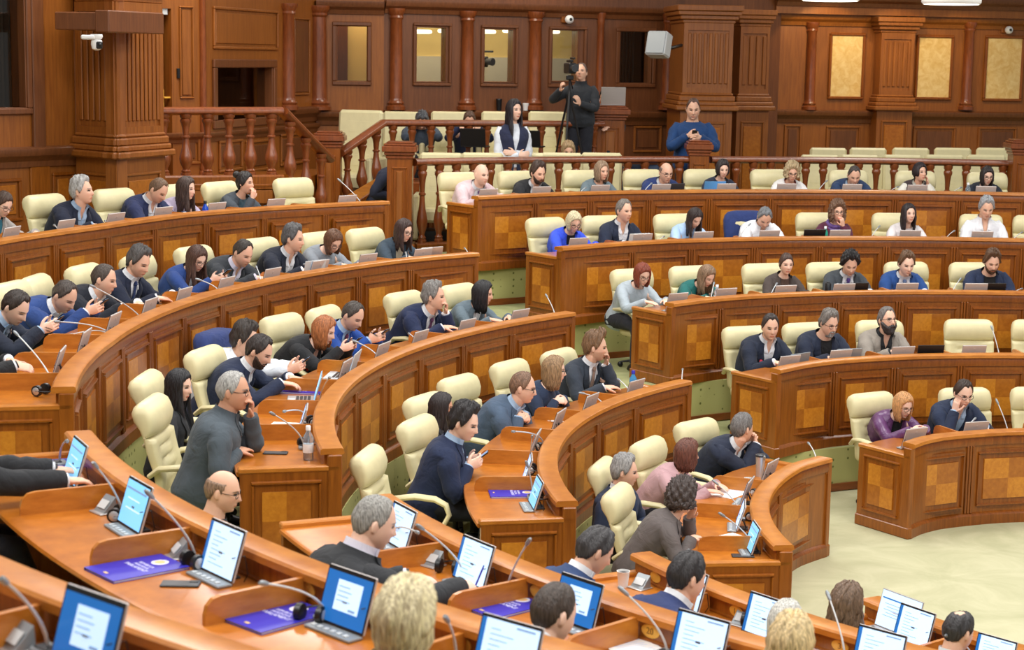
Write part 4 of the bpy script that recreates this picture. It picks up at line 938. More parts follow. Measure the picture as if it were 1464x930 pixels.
    for e in extras:
        if e[0] == 'badge':
            c, F_, T_ = sp_(.74); p = c+np.array([e[2]*.095*wS*S_, 0, 0])+F_*(.125*dS+.03)*S_; m = MB(); m.ball(p, (.022, .010, .030), 6); m.build('badge', plain('badge_%d_%d_%d' % e[1], e[1], rough=.5), root)
        if e[0] == 'watch':
            for sg, Sh, E_, W, dd, nn, lt, cu in arms:
                if sg == e[1]: d = nrm(W-E_); m = MB(); m.tube([W+d*.004, W+d*.022], [.033*S_, .033*S_], 12); m.build('wristwatch', 'black_plastic', root)
        if e[0] == 'dots':
            m = MB()
            for _ in range(26):
                t_ = RNG.uniform(.25, .9); a = RNG.uniform(-1.3, 1.3); c, F_, T_ = sp_(t_); w = np.interp(t_, [r[0] for r in RINGS], [r[1] for r in RINGS])*wS+.02; df = np.interp(t_, [r[0] for r in RINGS], [r[2] for r in RINGS])*dS+.03
                m.ball(c+np.array([w*math.sin(a), 0, 0])*S_+F_*df*math.cos(a)*S_, (.014, .006, .018), 4)
            m.build('printed_flowers', plain('maroon_print', (120, 30, 44)), root)
    hands = {sg: (W, dd, nn) for sg, Sh, E_, W, dd, nn, lt, cu in arms}
    toW = lambda p: np.array([x, y, z]) + np.array([math.cos(heading-PI/2)*p[0]-math.sin(heading-PI/2)*p[1], math.sin(heading-PI/2)*p[0]+math.cos(heading-PI/2)*p[1], p[2]])
    return root, hands, toW, HC
# spec: target, elbow pole, finger direction, back of hand, thumb side, curl ; z > 90 means relative to the head (minus 100)
DZ = .76
POSES = {
 'desk': {'R': ((.13, .46, DZ), (.6, -.3, -.8), (-.55, .8, -.1), (.1, .1, 1), (-.6, .4, 0), .25), 'L': ((-.13, .46, DZ), (-.6, -.3, -.8), (.55, .8, -.1), (-.1, .1, 1), (.6, .4, 0), .25)},
 'clasp': {'R': ((.075, .47, .79), (.7, -.3, -.8), (-.75, .6, 0), (.55, .5, .6), (-.2, 0, 1), .75), 'L': ((-.075, .47, .79), (-.7, -.3, -.8), (.75, .6, 0), (-.55, .5, .6), (.2, 0, 1), .75)},
 'phone': {'R': ((.085, .42, .80), (.7, -.4, -.8), (-.35, .8, .3), (.8, .25, -.1), (-.3, .2, 1), .6), 'L': ((-.085, .42, .80), (-.7, -.4, -.8), (.35, .8, .3), (-.8, .25, -.1), (.3, .2, 1), .6)},
 'write': {'R': ((.17, .50, .775), (.8, -.3, -.7), (-.3, .9, -.15), (.5, .2, .8), (-1, .1, .1), .65), 'L': ((-.16, .40, DZ), (-.7, -.3, -.7), (.75, .6, 0), (-.1, .1, 1), (.5, .5, 0), .25)},
 'chinR': {'R': ((.045, .105, 99.845), (.35, .2, -1), (-.25, .15, .9), (.4, .85, 0), (-.7, .2, .4), .75), 'L': ((-.12, .42, DZ), (-.7, -.3, -.7), (.8, .55, 0), (-.1, .1, 1), (.5, .5, 0), .25)},
 'chinL': {'L': ((-.045, .105, 99.845), (-.35, .2, -1), (.25, .15, .9), (-.4, .85, 0), (.7, .2, .4), .75), 'R': ((.12, .42, DZ), (.7, -.3, -.7), (-.8, .55, 0), (.1, .1, 1), (-.5, .5, 0), .25)},
 'cheekR': {'R': ((.085, .055, 99.84), (.5, .2, -1), (-.1, -.1, 1), (1, .35, 0), (-.2, .6, .4), .35), 'L': ((-.14, .40, DZ), (-.7, -.3, -.7), (.8, .55, 0), (-.1, .1, 1), (.5, .5, 0), .25)},
 'cheekL': {'L': ((-.085, .055, 99.84), (-.5, .2, -1), (.1, -.1, 1), (-1, .35, 0), (.2, .6, .4), .35), 'R': ((.14, .40, DZ), (.7, -.3, -.7), (-.8, .55, 0), (.1, .1, 1), (-.5, .5, 0), .25)},
 'chinBoth': {'R': ((.05, .135, 99.86), (.5, .1, -1), (-.55, .1, .75), (.6, .7, .2), (-.3, -.6, .6), .9), 'L': ((-.05, .135, 99.86), (-.5, .1, -1), (.55, .1, .75), (-.6, .7, .2), (.3, -.6, .6), .9)},
 'lap': {'R': ((.12, .24, .64), (.8, -.3, -.4), (-.5, .8, -.2), (.1, .2, 1), (-.6, .4, 0), .35), 'L': ((-.12, .24, .64), (-.8, -.3, -.4), (.5, .8, -.2), (-.1, .2, 1), (.6, .4, 0), .35)},
 'type': {'R': ((.12, .48, .79), (.7, -.3, -.7), (-.15, 1, -.1), (0, .1, 1), (-1, .2, 0), .4), 'L': ((-.12, .48, .79), (-.7, -.3, -.7), (.15, 1, -.1), (0, .1, 1), (1, .2, 0), .4)},
 'cross': {'R': ((-.02, .235, 1.14), (.7, -.2, -.9), (-.9, .05, .2), (.1, 1, .2), (0, 0, 1), .3), 'L': ((.03, .215, 1.17), (-.7, -.2, -.9), (.9, -.1, .1), (-.1, 1, .2), (0, 0, 1), .3)},
 'standphone': {'R': ((.07, .34, 1.40), (.9, -.2, -.8), (-.55, .7, .2), (.7, .3, .2), (-.3, .2, 1), .6), 'L': ((-.09, .34, 1.38), (-.9, -.2, -.8), (.6, .6, .1), (-.6, .4, .3), (.3, .2, 1), .6)},
 'camera': {'R': ((.22, .30, 1.30), (.8, -.4, -.7), (-.2, .6, .8), (.8, .3, 0), (-.5, .3, .3), .8), 'L': ((-.05, .30, 1.12), (-.8, -.3, -.7), (.3, .5, .8), (-.7, .4, 0), (.5, .3, .3), .6)},
}
def seat_person(b, k, px, py, yaw, pitch, pose, fem, fat, skin, hair, hcol, outfit, short, label, off=.80, zr_=None, body=0, dz=0.0, glasses=False, beard=None, bcol=None, vox=None, roll=0, extras=(), wy=0.0, near=False):
    lo, hi = SPAN[b]; T = on_z(px, py, TREAD[k]+zr_) if zr_ else on_cyl(px, py, RR[k]+off, lo, hi)
    yaw = math.radians(yaw); hv = np.array([math.sin(yaw), -math.cos(yaw)]); head_yaw = math.atan2(hv[1], hv[0])
    heading = math.atan2(CY-T[1], CX-T[0])+math.radians(body); S_ = .95 if fem else 1.0; zt = T[2]-TREAD[k]; pitch = math.radians(pitch)
    if zt > 1.13: S_ *= min(1.1, zt/1.13)
    if pose == 'lap': S_ *= .93
    def hz(lean):
        at = body_frame(lean, S_); p, _, _ = at(1.0); nd = lean*.7+.12+pitch*.35
        return p[2]+.075*S_*math.cos(nd)+(.085*math.cos(pitch)-.02*math.sin(pitch))*S_, p[1]+.075*S_*math.sin(nd)+.03
    a, c = 0.02, (.16 if pose == 'lap' else .95)
    hipz = .49+dz
    for _ in range(30):
        m_ = (a+c)/2
        if hipz+hz(m_)[0] > zt: a = m_
        else: c = m_
    lean = (a+c)/2; hipz += zt-(hipz+hz(lean)[0]); fwd = hz(lean)[1]
    # the head is also thrown forward by its pitch; solve the root exactly from the head centre afterwards
    x, y = T[0]-math.cos(heading)*fwd, T[1]-math.sin(heading)*fwd
    # exact: head centre in the local frame
    at = body_frame(lean, S_); hy = (head_yaw-heading+PI) % (2*PI)-PI; hy = max(-1.7, min(1.7, hy)); nb = at(1.0)[0]+np.array([0, 0, hipz]); q = lean*.7+.12+pitch*.35
    ndir = nrm(np.array([-math.sin(hy)*.18*math.sin(abs(pitch)+.2), math.sin(q), math.cos(q)])); J = nb+ndir*.075*S_
    RH = np.array(Matrix.Rotation(hy, 3, 'Z')) @ np.array(Matrix.Rotation(-pitch, 3, 'X')) @ np.array(Matrix.Rotation(roll, 3, 'Y')); HC = J+RH @ np.array([0, .020, .085])*S_
    c_, s_ = math.cos(heading-PI/2), math.sin(heading-PI/2); x, y = T[0]-(c_*HC[0]-s_*HC[1]), T[1]-(s_*HC[0]+c_*HC[1]); hipz += zt-HC[2]
    # where the desk lies in this frame: hands must rest on it
    rhip = math.hypot(x-CX, y-CY)-RR[k]
    vox = vox or (.0070 if k <= 1 and b != 'F' else .0060)
    wy_ = wy + (rhip-1.02)
    ret = person(x, y, TREAD[k], heading, head_yaw, pitch, lean, S_, POSES[pose], fem, fat, skin, hair, hcol, outfit, label, glasses, beard, bcol, False, vox, roll, hipz, wy_, extras, near)
    PLIST.append(dict(b=b, k=k, th=ang(T), short=short, ret=ret, pose=pose, T=T, rhip=rhip, lean=lean, hipz=hipz))
    return ret
# ------------------------------------------------------------------ chairs
def make_chair():
    root = empty('office_chair'); m = MB(); rings = []
    hs = [.40, .43, .47, .51, .545, .56, .575, .60, .625, .64, .655, .68, .705, .72, .735, .76, .785, .80, .815, .85, .90, .95, .985, 1.005, 1.015]
    def spine_y(z): return -.235 - .10*((z-.4)/.62)**1.3 + .02*math.exp(-((z-.55)/.1)**2)
    for z in hs:
        w = np.interp(z, [.40, .44, .7, .9, .97, 1.0, 1.015], [.20, .235, .258, .262, .255, .235, .19]); tf_ = np.interp(z, [.4, .5, .78, .82, .9, .98, 1.015], [.035, .045, .045, .055, .085, .075, .03]); tb = np.interp(z, [.4, .78, .84, .90, .97, 1.015], [.02, .026, .04, .08, .085, .02])
        groove = sum(math.exp(-((z-g)/.009)**2) for g in (.56, .64, .72))*.022 + .045*math.exp(-((z-.80)/.012)**2)
        ring = []; N = 48; y0 = spine_y(z)
        for j in range(N):
            a = 2*PI*j/N; cx2 = math.copysign(abs(math.cos(a))**.45, math.cos(a)); sy = math.copysign(abs(math.sin(a))**.55, math.sin(a)); x = w*cx2; y = y0+(tf_ if sy > 0 else tb)*sy
            if sy > .3:
                if z < .80: y -= groove*(1-sst(.125, .14, abs(x))) + .010*math.exp(-((abs(x)-.13)/.010)**2) - .016*sst(.15, .22, abs(x))
                else: y -= groove*.8; y += .012*math.exp(-(x/.16)**2)
            ring.append((x, y, z))
        rings.append(ring)
    m.loft(rings); m.build('backrest', 'leather', root, ang_=1.6)
    m = MB(); rings = []
    for z, s, t in ((.345, .9, 0), (.36, .98, 0), (.40, 1.0, 0), (.425, .98, 1), (.435, .90, 1), (.438, .6, 1)):
        rings.append([(.255*s*math.copysign(abs(math.cos(a))**.4, math.cos(a)), .02+.245*s*math.copysign(abs(math.sin(a))**.45, math.sin(a)), z-.012*t*(abs(math.sin(a)) < .5)) for a in [2*PI*j/40 for j in range(40)]])
    m.loft(rings); m.build('seat', 'leather', root, ang_=1.6)
    for sg in (-1, 1):
        m = MB(); m.tube([(sg*.262, -.27, .56), (sg*.285, -.20, .615), (sg*.30, -.06, .632), (sg*.30, .08, .622), (sg*.295, .16, .585), (sg*.285, .185, .52), (sg*.27, .15, .45), (sg*.24, .08, .395)], [.022, .026, .030, .030, .028, .024, .022, .020], 10, flat=.75); m.build('armrest', 'leather', root)
    m = MB(); m.lathe([(.03, .08), (.03, .22), (.022, .22), (.022, .34), (.09, .345), (.09, .352)], n=14); m.build('pedestal', 'black_plastic', root)
    leg = None
    for i in range(5):
        if leg is None:
            m = MB(); m.tube([(0, 0, .085), (0, .14, .075), (0, .27, .055)], [.03, .025, .018], 8, flat=.6); m.ball((0, .275, .03), (.022, .03, .03), 6); leg = m.build('leg', 'black_plastic', root); o = leg
        else: o = leg.copy(); COL.objects.link(o); o.parent = root
        o.rotation_euler = (0, 0, 2*PI*i/5+.3)
    tag(root, 'chair', 'chair', None); return root
CH0 = make_chair(); CHUSED = [False]; CLIST = []
def chair(b, k, px, py, label=None, off=1.22, z=None, turn=0.0, zr_=1.01):
    lo, hi = SPAN[b]; p = on_z(px, py, TREAD[k]+zr_) if z else on_cyl(px, py, RR[k]+off, lo, hi)
    if p is None: p = on_z(px, py, TREAD[k]+zr_)
    th = ang(p); r = min(rad(p), RR[k]+1.34)-.335
    c = polar(th, r, TREAD[k]); o = CH0 if not CHUSED[0] else copy_tree(CH0); CHUSED[0] = True
    o.location = c; o.rotation_euler = (0, 0, math.radians(th)+PI/2+math.radians(turn)); o['group'] = 'cream leather chairs of the chamber'
    CLIST.append(dict(o=o, b=b, k=k, th=th, label=label)); return o
D = lambda kind, top, **k: dict(kind=kind, top=top, **k)
WH = (236, 238, 242); LB = (170, 196, 224); NAVY = (22, 29, 50); DNAVY = (19, 24, 36); BLUE = (32, 62, 122); BLK = (26, 27, 30)
GR = (120, 116, 112); BR = (72, 50, 36); DK = (32, 26, 24); LGR = (168, 166, 162)
sp_ = seat_person
# fmt: block,row,px,py, yaw,pitch, pose, fem,fat,skin, hair,hcol, outfit, short, label
sp_('M', 0, 4, 292, 55, 28, 'desk', 1, 0, 0, 'tied', BR, D('blazer', (168, 162, 156), inner=(40, 110, 130), crew=1), 'woman in the beige blazer at the left edge', 'woman with tied brown hair, glasses and beige blazer at the left edge', glasses=True)
sp_('M', 0, 117, 274, 80, -6, 'desk', 0, .4, 1, 'side', LGR, D('suit', NAVY, inner=LB), 'grey-haired man in the open navy suit', 'grey-haired man in a navy suit and light blue open shirt looking up to the side')
sp_('M', 0, 226, 272, 62, 34, 'desk', 0, .5, 1, 'crop', (110, 84, 62), D('suit', (30, 40, 78), inner=WH), 'bowed man with cropped brown hair on the top left row', 'man with cropped brown hair bowing over the top left desk in a navy suit')
sp_('M', 0, 266, 270, 72, 6, 'desk', 1, 0, 0, 'long', (66, 46, 36), D('sweater', (176, 164, 186)), 'long-haired woman in the lavender top', 'woman with long straight brown hair in a lavender grey top')
sp_('M', 0, 350, 262, 72, 0, 'chinR', 1, 0, 1, 'bun', DK, D('blazer', (64, 72, 80), inner=(90, 120, 136), crew=1), 'black-haired woman with a bun resting her chin', 'woman with black hair in a bun, hand at her chin, dark grey blazer')
sp_('M', 1, -42, 470, 60, 25, 'write', 0, .2, 1, 'short', DK, D('suit', BLK), 'man past the left edge with his hand on the desk', 'man past the left edge, black sleeve and watch on desk', zr_=1.0, extras=(('watch', 1),), wy=.08)
sp_('M', 1, 22, 440, 68, 32, 'phone', 0, .2, 0, 'short', (52, 42, 36), D('suit', (24, 32, 50), inner=LB, tie=(130, 140, 156)), 'young man with the grey tie holding a phone', 'young dark-haired man in a navy suit and grey tie looking down at his phone', near=True)
sp_('M', 1, 92, 424, 62, 32, 'phone', 0, .7, 1, 'receding', (70, 60, 54), D('suit', BLUE, inner=WH), 'heavy man in the bright blue suit with a phone', 'heavy man with thinning dark hair in a bright blue suit looking down at a phone', near=True)
sp_('M', 1, 148, 400, 84, 12, 'desk', 0, .4, 1, 'crop', (70, 58, 50), D('suit', DNAVY, inner=WH), 'man with cropped hair in profile in dark navy', 'man with cropped hair seen in profile, dark navy suit, white open shirt', near=True)
sp_('M', 1, 198, 375, 62, 22, 'desk', 0, .3, 1, 'side', (84, 80, 78), D('suit', (24, 32, 54), inner=WH, tie=(36, 52, 96)), 'greying man with the navy tie', 'greying dark-haired man in a navy suit and navy tie, hands on the desk', near=True)
sp_('M', 1, 281, 370, 50, 26, 'phone', 1, 0, 0, 'long', (82, 54, 42), D('blazer', (36, 66, 130), inner=(190, 194, 204), crew=1), 'smiling long-haired woman in the blue blazer', 'smiling woman with very long brown hair, glasses and a blue blazer', glasses=True)
sp_('M', 1, 347, 362, 52, 26, 'desk', 0, .5, 1, 'receding', (60, 52, 46), D('suit', (46, 50, 56), inner=(226, 222, 240)), 'balding man in the charcoal jacket', 'balding man in a charcoal jacket with pale open shirt looking down')
sp_('M', 1, 419, 342, 76, 6, 'desk', 0, .4, 1, 'side', (90, 88, 88), D('suit', (24, 30, 46), inner=WH), 'greying man in the navy jacket looking aside', 'greying man in a navy jacket and white open shirt looking towards the aisle')
sp_('M', 1, 476, 345, 42, 36, 'desk', 1, .4, 0, 'bob', (110, 74, 50), D('sweater', (140, 146, 154)), 'brown-bobbed woman in the grey jacket', 'woman with a brown bob and glasses in a grey jacket looking down', glasses=True, extras=(('badge', (230, 230, 232), 1),))
sp_('M', 1, 577, 330, 52, 16, 'desk', 1, 0, 0, 'long', (62, 40, 34), D('blazer', (54, 70, 84), inner=(200, 186, 160), crew=1, hairlen=-.22), 'dark-haired woman with the yellow badge', 'woman with long dark hair, glasses and a slate blazer with a yellow badge', glasses=True, extras=(('badge', (236, 206, 30), 1),))
sp_('M', 2, 333, 560, 85, 2, 'chinL', 0, .6, 2, 'crop', LGR, D('shirt', (74, 84, 92), collar=1, open=.03), 'big man in the dark grey shirt at the row end', 'big man in a dark grey shirt and glasses, elbow on desk, hand at chin', zr_=1.12, glasses=True, near=True)
sp_('M', 2, 256, 552, 74, 8, 'lap', 1, 0, 0, 'long', (22, 20, 24), D('blazer', (34, 36, 40), inner=(226, 226, 230), crew=1), 'woman with long black hair and black blazer', 'woman with long black hair in a black blazer sitting back in her chair', zr_=.99, near=True)
sp_('M', 2, 370, 503, 76, 26, 'type', 0, .1, 1, 'short', (44, 34, 30), D('suit', (30, 40, 66), inner=WH), 'bearded man in the navy suit by the laptop', 'young man with dark hair and short beard in a navy suit by the laptop', zr_=1.0, beard='short', bcol=(66, 48, 38), near=True)
sp_('M', 2, 350, 487, 78, 12, 'phone', 0, .2, 1, 'thick', (54, 44, 38), D('shirt', (232, 238, 246), collar=1, open=.03), 'man in the white shirt holding a phone', 'dark-haired man in a plain white shirt half hidden behind the bearded man', off=1.0, near=True)
sp_('M', 2, 463, 473, 76, 18, 'phone', 1, .5, 0, 'bob', (176, 108, 62), D('blazer', (26, 28, 32), inner=(200, 150, 130), crew=1, hairlen=-.16), 'auburn-haired woman in black with the red flower', 'woman with auburn bobbed hair in a black blazer with a red flower', extras=(('badge', (190, 50, 34), 1),), near=True)
sp_('M', 2, 504, 452, 58, 28, 'phone', 0, .2, 1, 'receding', (74, 66, 60), D('suit', (30, 74, 156), inner=LB, tie=(110, 50, 80)), 'balding man in the vivid blue suit', 'balding man in a vivid blue suit and purple tie looking at his phone')
sp_('M', 2, 620, 425, 80, 0, 'chinL', 0, .5, 1, 'side', (130, 126, 122), D('suit', (22, 36, 72), inner=WH, tie=(104, 60, 92)), 'grey-haired man covering his mouth', 'grey-haired man in a blue suit with his hand over his mouth')
sp_('M', 2, 690, 420, 84, 8, 'desk', 1, 0, 1, 'bob', (24, 22, 26), D('blazer', (100, 116, 126), inner=WH, crew=1, hairlen=-.19), 'black-bobbed woman in the grey-green blazer', 'woman with a black bob in a grey-green blazer at the end of her row')
sp_('M', 3, 663, 605, 72, 16, 'phone', 0, .3, 0, 'thick', (34, 30, 32), D('suit', (22, 36, 68), inner=LB), 'black-haired man in navy with legs in view', 'black-haired man in a navy suit at the row end, holding a phone, legs in view', zr_=1.10, near=True)
sp_('M', 3, 631, 583, 92, 6, 'lap', 1, 0, 2, 'long', (40, 30, 30), D('blazer', (36, 38, 44), inner=WH, crew=1), 'long-haired woman half hidden behind the navy suit', 'woman with long dark hair and black blazer, half hidden behind the black-haired man', zr_=1.0, near=True)
sp_('M', 3, 747, 555, 84, 8, 'clasp', 0, .5, 1, 'receding', (124, 92, 70), D('suit', (72, 90, 112), inner=LB, tie=(50, 58, 72)), 'balding man in the grey-blue suit with clasped hands', 'balding brown-haired man in a grey-blue suit, hands clasped on the desk', zr_=1.02, glasses=True, near=True)
sp_('M', 3, 792, 530, 92, 4, 'clasp', 1, .2, 0, 'bob', (152, 120, 84), D('sweater', (38, 52, 78), hairlen=-.17), 'blonde-brown woman in the navy top', 'woman with straight light brown hair, glasses and navy top, hands on the desk', zr_=1.03, glasses=True, extras=(('badge', (210, 60, 80), 1),), near=True)
sp_('M', 3, 851, 497, 84, 4, 'chinL', 0, 0, 1, 'quiff', (120, 88, 58), D('suit', (46, 54, 66), inner=WH, tie=(150, 124, 110)), 'brown-haired man in the charcoal suit, hand at chin', 'young man with swept brown hair in a charcoal suit, hand at his chin', beard='stubble', near=True)
sp_('M', 4, 893, 675, 82, 4, 'lap', 0, .3, 1, 'side', (150, 148, 146), D('suit', (34, 46, 72), inner=WH, tie=(66, 130, 214)), 'grey-haired man with the sky blue tie', 'grey-haired man leaning back in a navy suit and sky blue tie', zr_=1.0, body=-22, near=True)
sp_('M', 4, 982, 650, 112, 4, 'desk', 1, .3, 1, 'bob', (104, 58, 42), D('blazer', (190, 152, 156), inner=(44, 48, 76), crew=1), 'reddish-bobbed woman in the pink blazer', 'woman with a reddish brown bob in a dusty pink blazer, face turned away', zr_=1.0, near=True)
sp_('M', 4, 975, 712, 116, 4, 'chinL', 1, .3, 1, 'curly', (70, 58, 54), D('blazer', (98, 90, 88), inner=(214, 210, 206), crew=1, hairlen=-.07), 'short dark-curled woman in the grey jacket', 'woman with short dark wavy hair in a grey jacket, hand on papers', zr_=1.02, near=True)
sp_('M', 4, 1061, 613, 128, 2, 'chinBoth', 0, .2, 1, 'short', (112, 108, 106), D('suit', (34, 42, 62), inner=WH), 'grey-cropped man with hands folded at his face', 'man with greying hair in a navy suit, both hands folded before his face', near=True)
# block facing the camera
sp_('R', 4, 1291, 580, 28, 18, 'clasp', 1, .1, 0, 'bob', (206, 152, 98), D('blazer', (98, 58, 104), inner=(24, 24, 28), crew=1, fabric='leather', hairlen=-.15), 'blonde woman in the purple leather jacket', 'blonde woman with glasses in a purple leather jacket at the lowest desk', glasses=True, near=True)
sp_('R', 4, 1377, 563, 14, 16, 'cheekR', 0, .1, 0, 'short', (58, 44, 36), D('suit', (30, 42, 68), inner=LB), 'dark-haired man with glasses leaning on his hand', 'man with dark hair and glasses in a navy suit leaning his cheek on his hand', glasses=True, near=True)
sp_('R', 3, 1101, 468, 8, 8, 'desk', 0, .4, 1, 'short', (52, 42, 38), D('suit', (25, 34, 54), inner=WH), 'dark-haired man with the red ribbon badge', 'dark-haired man in a navy jacket with a red and white ribbon badge', extras=(('badge', (214, 40, 70), 1),))
sp_('R', 3, 1185, 463, 26, 14, 'desk', 0, .7, 1, 'side', (120, 114, 108), D('suit', (28, 37, 58), inner=(22, 22, 24), crew=1), 'greying man with glasses in navy over black', 'greying man with glasses and grey goatee, navy blazer over a black t-shirt', glasses=True, beard='goatee', bcol=(160, 156, 150))
sp_('R', 3, 1268, 458, 24, -8, 'clasp', 0, .5, 1, 'short', (110, 104, 100), D('suit', (150, 142, 132), inner=(34, 36, 40)), 'bearded man in the beige-grey blazer', 'man with full dark beard and glasses in a beige-grey blazer over a black shirt', glasses=True, beard='full', bcol=(60, 52, 50))
sp_('R', 2, 918, 393, 26, 22, 'desk', 1, .3, 0, 'bob', (136, 62, 40), D('sweater', (172, 184, 192)), 'auburn-bobbed woman in the pale grey sweater', 'woman with an auburn bob and glasses in a pale grey sweater', glasses=True)
sp_('R', 2, 1010, 395, 38, 30, 'desk', 1, 0, 0, 'long', (138, 110, 84), D('blazer', (28, 104, 100), inner=(70, 60, 60), crew=1, hairlen=-.2), 'light-brown-haired woman in the teal blazer', 'woman with light brown hair in a teal green blazer looking down')
sp_('R', 2, 1124, 378, 10, 6, 'desk', 1, 0, 0, 'tied', (72, 50, 40), D('blazer', (74, 64, 60), inner=(90, 70, 60), crew=1), 'woman in the brown blazer with tied hair', 'woman with tied-back brown hair in a dark brown blazer looking ahead')
sp_('R', 2, 1215, 378, 4, 26, 'desk', 0, .1, 1, 'curly', (28, 24, 24), D('suit', (62, 68, 74), inner=WH, tie=(90, 70, 140)), 'man with black curly hair', 'man with black curly hair in a grey suit and purple tie')
sp_('R', 2, 1296, 378, 8, 14, 'desk', 0, .1, 0, 'side', (104, 76, 52), D('suit', (34, 74, 136), inner=WH, tie=(110, 130, 170)), 'brown-haired man in the bright blue suit', 'brown-haired man in a bright blue suit and grey-blue tie')
sp_('R', 2, 1418, 375, 2, 20, 'desk', 0, .5, 1, 'quiff', (96, 68, 46), D('suit', (30, 43, 72), inner=(22, 22, 24), crew=1), 'bearded man in navy over black at the right', 'man with brown quiff and short beard, navy jacket over black, near the right edge', beard='short')
sp_('R', 1, 820, 318, 22, 26, 'desk', 1, .2, 0, 'bob', (220, 206, 170), D('blazer', (52, 84, 220), inner=(24, 24, 28), crew=1, hairlen=-.10), 'platinum-haired woman in the cobalt blazer', 'woman with short platinum hair and glasses in a cobalt blue blazer', glasses=True)
sp_('R', 1, 892, 302, 38, 2, 'desk', 0, .2, 1, 'short', (122, 116, 108), D('suit', (26, 36, 58), inner=WH), 'grey-haired man in navy beside the cobalt blazer', 'grey-haired man in a navy suit and white open shirt next to the cobalt blazer')
sp_('R', 1, 993, 312, 28, 34, 'desk', 1, .1, 0, 'long', (48, 36, 34), D('shirt', (176, 206, 240), collar=1, open=.03, hairlen=-.22), 'dark-haired woman in the light blue shirt', 'woman with long dark hair in a light blue shirt bowing over the desk')
sp_('R', 1, 1093, 311, 4, 42, 'desk', 0, .3, 1, 'short', (124, 128, 132), D('shirt', WH, collar=1, open=.03), 'bowed grey-haired man in the white shirt', 'grey-haired man in a white shirt bowing deeply over the desk')
sp_('R', 1, 1197, 303, 8, 2, 'chinL', 1, .3, 1, 'curly', (116, 84, 62), D('sweater', (90, 36, 60), scarf=(112, 84, 150)), 'curly-haired woman with the purple scarf', 'woman with voluminous curly brown hair, maroon sweater and purple scarf', glasses=True)
sp_('R', 1, 1299, 306, 14, -2, 'desk', 1, 0, 0, 'long', (40, 30, 32), D('sweater', (232, 226, 226), hairlen=-.2), 'dark-haired woman in the floral top', 'woman with long dark hair in a white top printed with maroon flowers', extras=(('dots',),))
sp_('R', 1, 1410, 298, 0, 18, 'desk', 0, .3, 1, 'side', (160, 164, 168), D('shirt', (238, 240, 246), collar=1, open=.04), 'silver-haired man in the white shirt', 'silver-haired man in a white open shirt near the right edge')
sp_('R', 0, 688, 250, 40, 6, 'desk', 0, .5, 0, 'none', GR, D('suit', (222, 196, 200), inner=WH, tie=(116, 62, 140)), 'bald man in the pale pink blazer', 'bald man in a pale pink blazer and purple tie')
sp_('R', 0, 769, 248, 34, 12, 'desk', 0, 0, 1, 'side', (70, 52, 42), D('suit', (32, 34, 38), inner=WH), 'dark-bearded man in the black suit', 'dark-haired man with a beard in a black suit and open white shirt', beard='short')
sp_('R', 0, 860, 245, 34, 4, 'desk', 1, .1, 1, 'bob', (156, 130, 104), D('blazer', (106, 122, 130), inner=(210, 214, 218), crew=1), 'ash-blonde woman in the grey top', 'woman with an ash-blonde bob in a grey top with white collar')
sp_('R', 0, 952, 247, 20, 14, 'desk', 0, .4, 1, 'fringe', (120, 100, 90), D('suit', (30, 50, 104), inner=WH, tie=(30, 36, 60)), 'balding man with black glasses and navy tie', 'balding man with black glasses in a royal navy suit and dark tie', glasses=True)
sp_('R', 0, 1033, 242, 12, 12, 'desk', 1, .1, 0, 'bob', (44, 34, 34), D('blazer', (36, 44, 66), inner=WH, crew=1, hairlen=-.08), 'short dark-haired woman in navy', 'woman with short dark hair in a navy jacket behind a blue folder')
sp_('R', 0, 1132, 247, 4, 14, 'desk', 1, .2, 1, 'curly', (190, 168, 130), D('blazer', (236, 234, 232), inner=(196, 28, 52), crew=1, hairlen=-.07), 'curly blonde woman in the white blazer', 'woman with curly blonde hair and glasses, white blazer over a red top', glasses=True)
sp_('R', 0, 1221, 251, 2, 26, 'desk', 0, .3, 1, 'crop', (70, 62, 58), D('suit', (38, 60, 96), inner=LB), 'man with cropped dark hair in blue looking down', 'man with cropped dark hair in a blue suit looking down at the top desk')
sp_('R', 0, 1315, 247, 26, -4, 'cheekL', 1, .4, 1, 'bob', (36, 24, 28), D('vest', (66, 54, 56), inner=(228, 226, 214), hairlen=-.05), 'black-haired woman in the dark vest, hand on cheek', 'woman with short black hair, dark vest and cream sleeves, hand on her cheek')
sp_('R', 0, 1411, 252, 4, 12, 'desk', 1, .1, 0, 'bob', (42, 34, 34), D('blazer', (34, 38, 50), inner=(210, 200, 200), crew=1), 'black-bobbed woman with glasses at the top right', 'woman with a black bob and glasses in a black blazer at the top right', glasses=True)
# block seen from behind
sp_('F', 1, -45, 600, 120, 20, 'type', 0, .3, 1, 'short', DK, D('suit', (28, 30, 34), inner=WH), 'man at the left edge with outstretched arms', 'man cut off by the left edge, black sleeves and hands over the foreground desk', zr_=1.1, wy=.30, extras=(('watch', -1),), near=True)
sp_('F', 1, 578, 888, 140, 16, 'lap', 1, .2, 0, 'bob', (226, 204, 162), D('blazer', (60, 60, 70), vol=1.5), 'blonde head at the bottom', 'blonde bobbed woman seen from behind at the bottom edge', zr_=1.17, near=True)
sp_('F', 2, 318, 703, 86, 10, 'lap', 0, .4, 1, 'fringe', (140, 112, 90), D('sweater', (34, 34, 40)), 'balding man with glasses below the grey shirt', 'balding man with glasses in black, only his head above the foreground desk', zr_=.86, glasses=True, near=True)
sp_('F', 2, 534, 748, 108, 16, 'write', 0, .7, 0, 'crop', (150, 148, 142), D('suit', (38, 40, 44), inner=(226, 222, 236)), 'grey-haired man writing in the black suit', 'stout grey-haired man in a black suit writing at the foreground desk', zr_=1.10, wy=.16, extras=(('watch', -1),), near=True)
